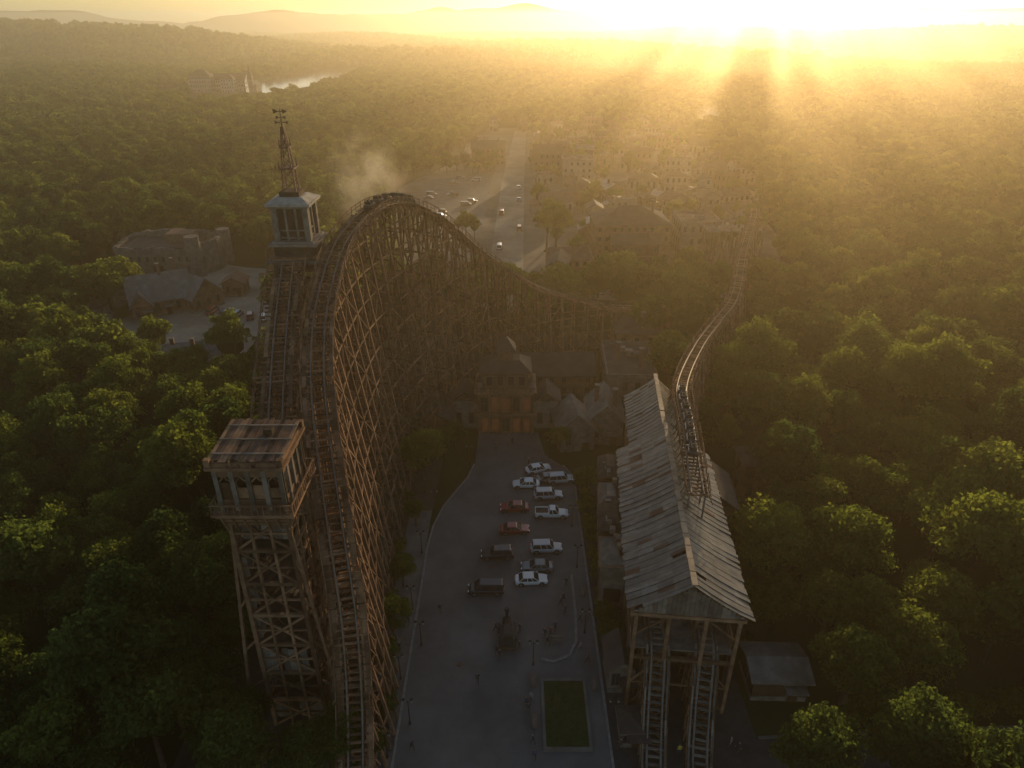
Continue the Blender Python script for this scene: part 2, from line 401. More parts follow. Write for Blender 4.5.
P = scatter(470, 1250, 9.6, 23); forest('distant_forest', [(x, y, float(height(x, y))) for x, y in P], NR.uniform(.7, 1.3, len(P)), cf, len(farm), 2); n2 = len(P)
P = scatter(1250, 3200, 21, 24, 100); forest('horizon_forest', [(x, y, float(height(x, y)) - 5) for x, y in P], NR.uniform(1.5, 2.6, len(P)), cf, len(farm), 3); n3 = len(P)
print('TREES', nt, n1, n2, n3)
for (x, y, s) in [(-14.6, 93, .95), (-15.2, 71, .42), (-15, 62, .5), (-15.5, 57, .38), (-15, 84, .35), (-14.5, 50, .4), (-17.5, 44.5, .62), (-21, 42.5, .7), (-14.6, 45.5, .36), (-27, 41.5, .85), (-31, 46, .85), (-34.5, 51, .9), (-33, 58, .7), (-37, 45, 1.0), (-28.3, 47.6, .55),
                  (22, 176, 1.0), (46, 168, 1.2), (36, 163, .95), (15, 226, 1.3), (12, 232, 1.1), (30, 168, .7), (11.8, 63, .34), (12.6, 60, .4), (8.5, 103.5, .5), (-12, 103, .5), (55, 172, 1.1), (-10.5, 106, .45), (12.3, 92, .45), (30, 63.5, .6), (33.5, 63, .7), (38, 52.5, .6), (29.5, 104, .8), (33, 103, .9), (40, 110, 1.0), (31, 112, .8), (44, 120, 1.0)]:
    o = bpy.data.objects.new('maple_tree', R.choice(near)); o.location = (x, y, 0); o.scale = (s, s, s); o.rotation_euler = (0, 0, R.uniform(0, 6)); COL.objects.link(o)
for i in range(170):
    x, y = R.uniform(10, 112), R.uniform(215, 525)
    if i % 5 == 0: x = R.uniform(-50, -8); y = R.choice([246, 368]) + R.uniform(-6, 6)
    o = bpy.data.objects.new('town_tree', R.choice(mid)); s = R.uniform(.35, .85); o.location = (x, y, 0); o.scale = (s, s, s); o.rotation_euler = (0, 0, R.uniform(0, 6)); COL.objects.link(o)
for i in range(120):
    if i < 38: x, y = R.uniform(10.9 + .8, 12.3), R.uniform(58, 98)
    elif i < 65: x, y = R.uniform(-17.8, -16.2), R.uniform(42, 120)
    elif i < 80: x, y = R.uniform(26.5, 30), R.uniform(60, 98)
    else: x = R.uniform(37, 75); y = 45.5 + (x - 27) * .045 + R.uniform(3.6, 5)
    o = bpy.data.objects.new('shrub', R.choice(shrub)); s = R.uniform(.4, 1.0) * (1 if i < 80 else 1.5); o.location = (x, y, 0); o.scale = (s, s, s); o.rotation_euler = (0, 0, R.uniform(0, 6)); COL.objects.link(o)

# ------------------------------------------------------------------ coasters
def catmull(P, step):
    out = []; P = [Vector(p) for p in P]; Q = [P[0] * 2 - P[1]] + P + [P[-1] * 2 - P[-2]]
    dense = []
    for i in range(1, len(Q) - 2):
        for j in range(40):
            t = j / 40; a, b, c, d = Q[i - 1], Q[i], Q[i + 1], Q[i + 2]
            dense.append(.5 * ((2 * b) + (c - a) * t + (2 * a - 5 * b + 4 * c - d) * t * t + (3 * b - a - 3 * c + d) * t ** 3))
    dense.append(P[-1]); out = [dense[0]]; acc = 0
    for p, q in zip(dense[:-1], dense[1:]):
        l = (q - p).length
        while acc + l >= step:
            f = (step - acc) / l; p = p.lerp(q, f); out.append(p.copy()); l = (q - p).length; acc = 0
        acc += l
    return out
def side(P, i):
    a = P[max(0, i - 1)]; b = P[min(len(P) - 1, i + 1)]; d = b - a; q = math.hypot(d.x, d.y); return Vector((d.y / q, -d.x / q, 0))
def track(par, pts, wk='wood', tiew=3.0, rail=True, walk=True, hand=True):
    b = B(); P = catmull(pts, .75); r = random.Random(5)
    for i, p in enumerate(P):
        s = side(P, i); w = tiew / 2 * (1 if i % 4 else 1.25) * r.uniform(.92, 1.12)
        b.beam(p - s * w, p + s * w, .24, .14, wk)
    b.obj('cross_ties', par)
    b = B(); k = B(); h = B(); P = catmull(pts, 1.5)
    for i in range(len(P) - 1):
        p, q = P[i], P[i + 1]; s, t = side(P, i), side(P, i + 1); up = Vector((0, 0, 1))
        for o in (-.72, .72):
            b.beam(p + s * o + up * .28, q + t * o + up * .28, .12, .1, 'steel')
            b.beam(p + s * o + up * .15, q + t * o + up * .15, .24, .16, wk)
            b.beam(p + s * o * 1.6 - up * .2, q + t * o * 1.6 - up * .2, .2, .3, wk)
        if walk:
            for sg in (-1, 1):
                if r.random() < .88: k.beam(p + s * sg * 1.5 + up * .1, q + t * sg * 1.5 + up * .1, .45, .06, 'wood')
        if hand:
            for sg in (-1, 1):
                e = tiew / 2 + .3; tp = 1.15 + r.uniform(-.1, .2); h.beam(p + s * sg * e, p + s * sg * e + up * tp, .1, .1, wk)
                h.beam(p + s * sg * e - up * .1, p + s * sg * (e + .5) - up * 1.2, .1, .1, wk)
                if r.random() < .92: h.beam(p + s * sg * e + up * 1.1, q + t * sg * e + up * 1.1, .08, .1, wk)
                if r.random() < .8: h.beam(p + s * sg * e + up * .6, q + t * sg * e + up * .6, .06, .08, wk)
    b.obj('rails', par)
    if walk: k.obj('walkway', par)
    if hand: h.obj('handrails', par)
def trestle(par, pts, step, lev=3.1, batter=.13, bw=.26, inner=True, outl=1.0, outr=1.0, zmin=1.5, wd='wood', dens=1):
    b = B(); P = catmull(pts, step); prev = None; r = random.Random(3)
    for i, p in enumerate(P):
        s = side(P, i); hgt = p.z - .35
        if hgt < zmin: prev = None; continue
        def at(c, z, p=p, s=s, hgt=hgt):
            k = (1.35 + batter * (hgt - z) * (outr if c > 0 else outl)) if abs(c) > .6 else 1.35 * 1.0 + batter * .35 * (hgt - z)
            o = (k if abs(c) > .6 else k * .55) * (1 if c > 0 else -1)
            return Vector((p.x + s.x * o, p.y + s.y * o, z))
        cols = (-1, -.5, .5, 1) if inner else (-1, 1)
        for c in cols: b.beam(at(c, 0), at(c, hgt), bw * r.uniform(.85, 1.15), bw, wd)
        n = max(1, int(hgt / lev)); zs = [hgt - j * lev for j in range(n + 1) if hgt - j * lev > .6] + [0.3]
        for j, z in enumerate(zs[:-1]):
            z2 = zs[j + 1]
            b.beam(at(-1, z), at(1, z), bw * .6, bw * .8, wd)
            if inner:
                if j % 2 == i % 2:
                    b.beam(at(-1, z), at(-.5, z2), bw * .45, bw * .6, wd); b.beam(at(1, z), at(.5, z2), bw * .45, bw * .6, wd)
                elif j % 3 == 0: b.beam(at(.5, z), at(-.5, z2), bw * .45, bw * .6, wd)
            else:
                b.beam(at(-1, z), at(1, z2), bw * .5, bw * .7, wd)
                if dens: b.beam(at(1, z), at(-1, z2), bw * .5, bw * .7, wd)
        if prev:
            pat, ph = prev
            zz = [k * lev for k in range(1, 40) if k * lev < min(hgt, ph)]
            for c in (-1, 1):
                for z in zz: b.beam(pat(c, z), at(c, z), bw * .55, bw * .7, wd)
            for c in cols: b.beam(pat(c, ph - .1), at(c, hgt - .1), bw * .7, bw, wd)
            for c in (-1, 1):
                zq = [0.3] + zz
                for j in range(len(zq) - 1):
                    if (i + j) % 3 == 0: b.beam(pat(c, zq[j]), at(c, zq[j + 1]), bw * .45, bw * .6, wd)
                    elif (i + j) % 3 == 1: b.beam(at(c, zq[j]), pat(c, zq[j + 1]), bw * .45, bw * .6, wd)
        prev = (at, hgt)
    b.obj('trestle', par)
MAIN = [(-15.2, 40, 3.5), (-15.8, 45.5, 9.3), (-16.4, 49.5, 17), (-18, 54.5, 24), (-20.3, 62, 31.3), (-22.2, 70, 35.6), (-23.4, 80, 39.6), (-23.4, 94, 43.2), (-20, 108, 44.6),
        (-14.5, 123, 39.3), (-6.5, 134, 29), (6.1, 141, 18.7), (19.9, 145, 13.2), (32, 148, 11), (44, 152, 10)]
e = group('wooden_roller_coaster')
track(e, MAIN); trestle(e, MAIN, 3.4, lev=3.8, bw=.29)
e = group('lift_hill')
LIFT = [(-24.2, 56.2, 27.8), (-26, 65, 32), (-28, 76, 36.8), (-29.8, 88.5, 42.2)]
track(e, LIFT, tiew=4.2); trestle(e, LIFT, 3.6, lev=4.0, batter=.07, outr=.2)
e = group('low_roller_coaster')
track(e, TR, tiew=2.2, walk=False, wk='wood')
trestle(e, TR[2:], 3.2, batter=.12, inner=False, bw=.28, lev=3.4)
b = B(); Pq = catmull(TR[:3], 3.0)
for i, p in enumerate(Pq):
    s = side(Pq, i)
    for o in (-.9, .9): b.beam((p.x + s.x * o, p.y + s.y * o, 15.5), (p.x + s.x * o, p.y + s.y * o, p.z), .18, .18, 'wood_g')
b.obj('roof_posts', e)

def train(pts, ncar, start, col):
    e = group('coaster_train'); P = catmull(pts, .25)
    for c in range(ncar):
        i = start + c * 11
        if i + 9 >= len(P): break
        a, q = P[i], P[i + 9]; m = (a + q) / 2; d = (q - a).normalized(); s = Vector((d.y, -d.x, 0)).normalized(); u = s.cross(d)
        if u.z < 0: u = -u
        bb = B()
        def T(x, y, z): return tuple(m + s * x + d * y + u * (z + .35))
        secs = []
        for (y, w, z1) in ((-1.15, .5, .55), (-1.0, .6, .75), (.7, .6, .7), (1.15, .45, .5)):
            secs.append([T(-w, y, .12), T(w, y, .12), T(w, y, z1), T(w * .8, y, z1 + .05), T(-w * .8, y, z1 + .05), T(-w, y, z1)])
        bb.loft(secs, col)
        for yy in (-.75, .05):
            bb.hexa([T(-.5, yy, .6), T(.5, yy, .6), T(.5, yy + .16, .6), T(-.5, yy + .16, .6), T(-.45, yy - .1, 1.25), T(.45, yy - .1, 1.25), T(.45, yy + .06, 1.25), T(-.45, yy + .06, 1.25)], 'tyre')
            for xx in (-.25, .25):
                bb.cyl(T(xx, yy + .3, .6), T(xx, yy + .26, 1.15), .17, .15, 7, 'wood_d'); bb.cyl(T(xx, yy + .27, 1.18), T(xx, yy + .26, 1.42), .1, .09, 7, 'plaster')
            bb.beam(T(-.5, yy + .55, .95), T(.5, yy + .55, .95), .07, .07, 'steel')
        for xx in (-.62, .62):
            for yy in (-.7, .7): bb.cyl(T(xx - .05, yy, .1), T(xx + .05, yy, .1), .17, .17, 9, 'tyre')
        bb.obj('train_car', e)
train(TR, 7, 30, CP[3]); train(MAIN, 6, 318, CP[3])

# ------------------------------------------------------------------ towers
def lattice(b, x0, x1, y0, y1, z0, z1, lev, bw, k='wood', panels=0.2, grow=0.0, seed=1):
    r = random.Random(seed); n = max(1, round((z1 - z0) / lev)); zs = [z0 + (z1 - z0) * j / n for j in range(n + 1)]
    def C(i, z):
        g = grow * (z1 - z); a = (x0 - g, x1 + g, x1 + g, x0 - g)[i]; c = (y0 - g, y0 - g, y1 + g, y1 + g)[i]; return Vector((a, c, z))
    for i in range(4):
        b.beam(C(i, z0), C(i, z1), bw * 1.3, bw * 1.3, k)
        j = (i + 1) % 4
        for f in (.33, .67): b.beam(C(i, z0).lerp(C(j, z0), f), C(i, z1).lerp(C(j, z1), f), bw * .8, bw * .8, k)
        for a in range(n):
            za, zb = zs[a], zs[a + 1]
            b.beam(C(i, zb), C(j, zb), bw * .9, bw * 1.2, k)
            b.beam(C(i, (za + zb) / 2), C(j, (za + zb) / 2), bw * .6, bw * .6, k)
            b.beam(C(i, za), C(j, zb), bw * .5, bw * .7, k); b.beam(C(j, za), C(i, zb), bw * .5, bw * .7, k)
            if r.random() < panels:
                m = 8; lo, hi = r.uniform(.0, .3), r.uniform(.6, 1)
                cen = (C(0, za) + C(2, za)) / 2
                for q in range(m):
                    if r.random() < .15: continue
                    f = (q + .5) / m; p0 = C(i, za).lerp(C(j, za), f); p1 = C(i, zb).lerp(C(j, zb), f)
                    ins = (cen - p0); ins.z = 0; ins = ins.normalized() * .25
                    b.beam(p0.lerp(p1, lo) + ins, p0.lerp(p1, min(1, hi + r.uniform(-.1, .1))) + ins, (C(j, za) - C(i, za)).length / m * .92, .06, 'wood_g')
    for a in range(1, n + 1):
        b.box(((x0 + x1) / 2, (y0 + y1) / 2, zs[a] - .12), (x1 - x0 - .1, y1 - y0 - .1, .1), 'wood_d')
def near_tower():
    e = group('observation_tower', (-23.6, 53, 0))
    b = B(); lattice(b, -2.7, 2.7, -2.8, 2.8, 0, 29.5, 4.2, .32, panels=.45, grow=.008)
    for s in (-1, 1):
        b.beam((s * 2.7, -2.8, 28), (s * 5.4, -3.4, 0), .3, .3, 'wood')
        b.beam((s * 2.7, 2.8, 28), (s * 5.4, 3.4, 0), .3, .3, 'wood')
        for z in (6, 12, 18, 23):
            w = 2.7 + 2.7 * (28 - z) / 28; b.beam((s * 2.7, -2.9, z + 1.5), (s * w, -3.1, z), .18, .22, 'wood'); b.beam((s * 2.7, 2.9, z + 1.5), (s * w, 3.1, z), .18, .22, 'wood')
    b.obj('frame', e)
    b = B()
    for i in range(7):
        z = i * 4.2; sg = 1 if i % 2 else -1
        for q in range(10): b.box((sg * (-1.6 + q * .36), 0.6 * sg, z + .4 + q * .4), (.36, .9, .07), 'wood_g')
        b.beam((-sg * 1.7, .15 * sg, z + 1.3), (sg * 1.8, .15 * sg, z + 5.2), .06, .1, 'wood')
    b.obj('stairs', e)
    b = B()
    for z, w in ((28.7, 5.9), (29.3, 6.5), (29.9, 7.1)): b.box((0, 0, z), (w, w + .2, .28), 'wood')
    for i in range(-3, 4):
        for s in (-1, 1):
            b.beam((i * 1.0, s * 2.9, 28), (i * 1.0, s * 3.7, 30), .16, .2, 'wood'); b.beam((s * 2.8, i * 1.0, 28), (s * 3.6, i * 1.0, 30), .16, .2, 'wood')
    b.box((0, 0, 30.2), (7.6, 7.8, .25), 'wood')
    for i in range(15):
        f = -3.7 + 7.4 * i / 14
        for s in (-1, 1):
            b.beam((f, s * 3.8, 30.3), (f, s * 3.8, 31.3), .09, .09, 'wood'); b.beam((s * 3.7, f, 30.3), (s * 3.7, f, 31.3), .09, .09, 'wood')
    for s in (-1, 1):
        b.beam((-3.75, s * 3.8, 31.35), (3.75, s * 3.8, 31.35), .14, .1, 'wood'); b.beam((s * 3.7, -3.8, 31.35), (s * 3.7, 3.8, 31.35), .14, .1, 'wood')
    b.obj('balcony', e)
    b = B(); r = random.Random(8)
    for sx in (-1, 1):
        for i in range(5):
            f = -2.9 + 5.8 * i / 4
            b.box((f, sx * 3.0, 32.8), (.42, .42, 4.9), 'wood_g'); b.box((sx * 2.9, f, 32.81), (.42, .42, 4.9), 'wood_g')
        b.box((0, sx * 3.0, 31.0), (6, .2, 1.1), 'wood'); b.box((sx * 2.9, 0, 31.0), (.2, 6, 1.1), 'wood')
        b.box((0, sx * 3.0, 34.5), (6, .26, .9), 'wood'); b.box((sx * 2.9, 0, 34.5), (.26, 6, .9), 'wood')
        for i in range(4):
            f = -2.18 + 1.45 * i
            b.beam((f - .6 * 1, sx * 3.02, 33.4), (f, sx * 3.02, 34.0), .1, .14, 'wood'); b.beam((f + .6, sx * 3.02, 33.4), (f, sx * 3.02, 34.0), .1, .14, 'wood')
            if r.random() < .6: b.box((f, sx * 2.93, 32.2), (1.1, .08, r.uniform(.8, 2.2)), 'wood')
            if r.random() < .6: b.box((sx * 2.83, f, 32.2), (.08, 1.1, r.uniform(.8, 2.2)), 'wood')
    b.box((0, 0, 32.3), (4.2, 4.4, 3.8), 'wood_d')
    for i in range(30):
        x, y = r.choice([-1, 1]) * r.uniform(3.0, 3.9), r.uniform(-3.6, 3.6); b.beam((x, y, 30.3), (x + r.uniform(-.5, .5), y + r.uniform(-.6, .6), 30.5 + r.uniform(0, 1.2)), .08, .14, 'wood')
    b.obj('cabin', e)
    b = B(); b.box((0, 0, 35.15), (7.0, 7.2, .3), 'wood'); b.box((0, 0, 35.5), (6.5, 6.7, .4), 'wood')
    for i in range(19):
        w = 6.6 / 19; x = -3.3 + w * (i + .5)
        b.beam((x, -3.4 + r.uniform(0, .3), 35.8 + r.uniform(0, .08)), (x + r.uniform(-.05, .05), 3.4 - r.uniform(0, .3), 36.2 + r.uniform(0, .08)), w * .93, .07, r.choice(['wood', 'wood', 'roof_r', 'roof_r', 'wood_d']))
    for q in (-2.2, 0, 2.2): b.beam((-3.3, q, 36.1 + q * .06), (3.3, q, 36.1 + q * .06), .16, .12, 'wood_g')
    for i in range(26):
        x, y = r.uniform(-3.2, 3.2), r.choice([-3.4, 3.4]); b.beam((x, y, 35.3), (x + r.uniform(-.4, .4), y, 35.6 + r.uniform(0, .4)), .1, .14, 'wood')
    for (x, y) in ((-3.2, -3.3), (3.2, -3.3), (3.2, 3.3), (-3.2, 3.3)):
        b.box((x, y, 35.75), (.5, .5, .7), 'wood')
    b.box((1.0, 1.0, 36.45), (.8, .8, .5), 'wood_d')
    b.obj('roof', e)
near_tower()
def far_tower():
    e = group('bell_tower', (-29.4, 92.5, 0))
    b = B(); lattice(b, -2.6, 2.6, -2.6, 2.6, 0, 41, 4.1, .32, panels=.5, grow=.01, seed=4); b.obj('frame', e)
    b = B()
    b.box((0, 0, 41.2), (7.4, 7.4, .4), 'wood_g'); b.box((0, 0, 41.7), (6.6, 6.6, .5), 'wood')
    b.box((.0, 0, 42.6), (5.4, 5.4, 1.4), 'wood_d'); b.box((0, 0, 43.4), (6.4, 6.4, .3), 'wood_g')
    b.box((0, 0, 43.7), (5.6, 5.6, .3), 'plaster')
    b.box((0, 0, 46.0), (3.7, 3.7, 4.4), 'wood_d')
    for sx in (-1, 1):
        for sy in (-1, 1):
            b.box((sx * 2.05, sy * 2.05, 46.0), (.75, .75, 4.4), 'stone')
        for f in (-.68, .68):
            b.box((f, sx * 1.98, 46), (.3, .34, 4.4), 'stone'); b.box((sx * 1.98, f, 46), (.34, .3, 4.4), 'stone')
        for z in (44.2, 45.2): b.box((0, sx * 1.98, z), (3.3, .2, .18), 'stone'); b.box((sx * 1.98, 0, z), (.2, 3.3, .18), 'stone')
    b.box((0, 0, 48.35), (5.2, 5.2, .3), 'stone'); b.box((0, 0, 48.7), (5.9, 5.9, .35), 'pale')
    b.hip((0, 0), 4.9, 4.9, 48.88, 49.5, 'pale', .3, .6)
    b.box((0, 0, 49.8), (2.6, 2.6, .6), 'wood_d')
    b.obj('belfry', e)
    b = B()
    for z0, z1, w0, w1 in ((50.0, 53, .85, .65), (53, 55.6, .62, .4), (55.6, 58, .38, .14)):
        c = [(-1, -1), (1, -1), (1, 1), (-1, 1)]
        for i in range(4):
            a, d = c[i], c[(i + 1) % 4]
            b.beam((a[0] * w0, a[1] * w0, z0), (a[0] * w1, a[1] * w1, z1), .14, .14, 'rust')
            for f0, f1 in ((0, .5), (.5, 1)):
                wa, wb = w0 + (w1 - w0) * f0, w0 + (w1 - w0) * f1; za, zb = z0 + (z1 - z0) * f0, z0 + (z1 - z0) * f1
                b.beam((a[0] * wa, a[1] * wa, za), (d[0] * wb, d[1] * wb, zb), .08, .08, 'rust'); b.beam((d[0] * wa, d[1] * wa, za), (a[0] * wb, a[1] * wb, zb), .08, .08, 'rust')
            b.beam((a[0] * w1, a[1] * w1, z1), (d[0] * w1, d[1] * w1, z1), .16, .16, 'rust')
    b.box((0, 0, 53), (2.0, 2.0, .16), 'rust'); b.box((0, 0, 55.6), (1.3, 1.3, .14), 'rust')
    for z, q in ((53.1, .9), (55.7, .55)):
        for sx in (-1, 1):
            for sy in (-1, 1): b.cyl((sx * q, sy * q, z), (sx * q, sy * q, z + .9), .09, .03, 6, 'rust')
    b.cyl((0, 0, 58), (0, 0, 60.2), .1, .05, 6, 'rust')
    for z, l in ((58.6, .7), (59.2, .5)):
        b.beam((-l, 0, z), (l, 0, z), .1, .1, 'rust'); b.beam((0, -l, z), (0, l, z), .1, .1, 'rust')
        for s in (-1, 1): b.cyl((s * l, 0, z - .15), (s * l, 0, z + .15), .15, .15, 6, 'rust')
    b.beam((-.7, 0, 59.9), (.7, 0, 59.9), .08, .1, 'rust'); b.poly([(.3, 0, 59.6), (.9, 0, 59.9), (.3, 0, 60.2)], 'rust'); b.poly([(-.9, 0, 59.6), (-.4, 0, 59.8), (-.4, 0, 60.0), (-.9, 0, 60.25)], 'rust')
    b.obj('spire_with_weather_vane', e)
far_tower()

# ------------------------------------------------------------------ station
def station():
    e = group('coaster_station', (18.6, 52, 0), -0.101); r = random.Random(12)
    b = B()
    def slope(hw, ze, zr, y0, y1, w, cx=0.0):
        y = y0; k = 0
        while y < y1:
            for sg in (-1, 1):
                lf = (0.0, .05)[k % 2] + r.choice([0, 0, 0, .04]); ex = r.uniform(-.06, .2); n = 4
                for q in range(n):
                    f0, f1 = q / n, (q + 1) / n + .03
                    def Z(f): return zr + (ze - zr) * f - .2 * math.sin(f * 3.14) + lf + (n - q) * .02 + .08 * math.sin(y * .35)
                    xa, xb = f0 * hw, f1 * hw + (ex if q == n - 1 else 0)
                    if r.random() < .01: continue
                    jj = r.uniform(-.01, .02)
                    P = [(cx + sg * xa, y + .02, Z(f0) + jj), (cx + sg * xb, y + .02, Z(f1) + jj), (cx + sg * xb, y + w * .98, Z(f1) + jj), (cx + sg * xa, y + w * .98, Z(f0) + jj)]
                    b.hexa(P + [(p[0], p[1], p[2] + .06) for p in P], 'roof_g' if r.random() > .06 else 'roof_r')
            y += w; k += 1
    slope(6.3, 15.2, 19.3, -.6, 30, .5); slope(4.6, 15.3, 18.9, 30, 46.5, .5)
    y = -.6
    while y < 46:
        b.beam((0, y, (19.55 if y < 29.5 else 19.15) + r.uniform(-.03, .05)), (r.uniform(-.06, .06), y + 1.9, (19.55 if y < 29.5 else 19.15) + r.uniform(-.03, .05)), .62, .2, 'ridge'); y += 2
    b.obj('roof', e)
    b = B()
    for yy, hw, zr in ((0, 5.7, 18.7), (30.2, 4.2, 18.4), (46, 4.0, 18.4), (29.6, 5.7, 18.7)):
        for i in range(24):
            x = -hw + 2 * hw * (i + .5) / 24; zt = 15 + (zr - 15) * (1 - abs(x) / hw) - .1
            b.box((x, yy, (14.6 + zt) / 2), (2 * hw / 24 * .93, .1, zt - 14.6), 'wood_g')
    b.beam((-6, -.1, 14.6), (6, -.1, 14.6), .3, .4, 'wood')
    b.obj('gable_boards', e)
    b = B()
    for yy in np.arange(0, 46, 3.8):
        hw = 5.4 if yy < 30 else 4.0
        for x in (-hw, -hw * .36, hw * .36, hw): b.beam((x, yy, 0), (x, yy, 14.8), .38, .38, 'wood')
        b.beam((-hw, yy, 8), (hw, yy, 8), .3, .4, 'wood'); b.beam((-hw, yy, 14.5), (hw, yy, 14.5), .25, .35, 'wood')
        b.beam((-hw, yy, 4), (-hw * .36, yy, 8), .16, .2, 'wood'); b.beam((hw, yy, 4), (hw * .36, yy, 8), .16, .2, 'wood')
        b.beam((-hw, yy, 11.5), (-hw * .36, yy, 14.4), .16, .2, 'wood'); b.beam((hw, yy, 11.5), (hw * .36, yy, 14.4), .16, .2, 'wood')
        b.beam((-hw, yy, 0.2), (-hw * .36, yy, 4), .16, .2, 'wood'); b.beam((hw, yy, .2), (hw * .36, yy, 4), .16, .2, 'wood'); b.beam((-hw, yy, 4), (hw, yy, 4), .2, .26, 'wood')
    b.obj('posts_and_beams', e)
    b = B(); b.box((0, 15.5, 8.3), (11.2, 29, .2), 'wood_g'); b.box((0, 38, 8.3), (8.4, 15.6, .2), 'wood_g')
    for s in (-1, 1):
        y = 2.0
        while y < 45.5:
            hw = 5.55 if y < 30 else 4.15; op = (int(y / 1.9) % 3 == 1)
            if op:
                b.box((s * hw, y, 9.2), (.1, .44, 1.8), 'wood'); b.box((s * hw, y, 14), (.1, .44, 1.4), 'wood')
            else: b.box((s * hw, y, 11.5), (.1, .44, 6.2), 'wood')
            if y < 30 or s > 0: b.box((s * (hw - .2), y, 3.9 + r.uniform(-.6, .0)), (.1, .44, 7.6), 'wood_d')
            y += .48
    b.box((0, 6, 4), (10.4, .12, 7.8), 'wood_d'); b.box((0, 9, 11), (10.6, .12, 5), 'wood_d')
    b.obj('walls', e)
    b = B()
    b.gable((7.2, 27), 5, 8, 11.5, 13.4, 'roof_d', .4, .2, 'y'); b.box((7.2, 27, 5.8), (4.6, 7.6, 11.4), 'wood_d')
    for i in range(4): b.box((9.53, 24.3 + i * 1.8, 8), (.06, 1.0, 1.4), 'glass'); b.box((6 + .0, 23.17, 3 + 2 * i), (1.4, .06, .9), 'glass')
    b.obj('side_wing', e)
    b = B(); b.box((-6.9, 26, 3.8), (3.4, 24, 7.6), 'wood_g')
    for i in range(4):
        y = 17 + i * 6.2
        b.hip((-6.9, y), 3.2, 5.2, 7.6 + (i % 2) * .8, 8.8 + (i % 2), 'roof_d' if i % 2 else 'roof_g', .35, .3)
        b.box((-6.9, y, 7.7), (3.9, 5.8, .2), 'wood')
        for q in range(3):
            b.box((-8.63, y - 1.8 + q * 1.8, 5.4), (.07, 1.05, 1.6), 'frame'); b.box((-8.675, y - 1.8 + q * 1.8, 5.4), (.05, .8, 1.35), 'glass')
            b.box((-8.63, y - 1.8 + q * 1.8, 2.0), (.07, 1.05, 1.9), 'frame'); b.box((-8.675, y - 1.8 + q * 1.8, 2.0), (.05, .8, 1.6), 'glass')
    b.box((-6.9, 13.9, 3), (2.2, .08, 2.2), 'glass')
    for i in range(12): b.box((-7.3, 35 + i * .45, 9.0 - i * .3 + .6), (1.6, .45, .12), 'wood_g')
    b.obj('annex', e)
    b = B()
    for i in range(9): b.box((r.uniform(-7.6, -6.2), r.uniform(16, 36), 9.2), (r.uniform(.5, 1), r.uniform(.5, 1.2), .8), 'steel')
    b.obj('roof_vents', e)
station()
for xa, xb in ((16.2, 14.7), (21.6, 19.5)):
    e = group('launch_track'); pts = [(xa + .4, 58, 9.0), (xa, 53, 8.5), ((xa + xb) / 2, 48.5, 4.2), (xb, 43.5, .9), (xb - .4, 38, .5)]
    track(e, pts, tiew=1.5, walk=False, wk='wood_g', hand=False); trestle(e, pts, 1.8, lev=2.4, batter=.05, inner=False, bw=.16, zmin=.4)

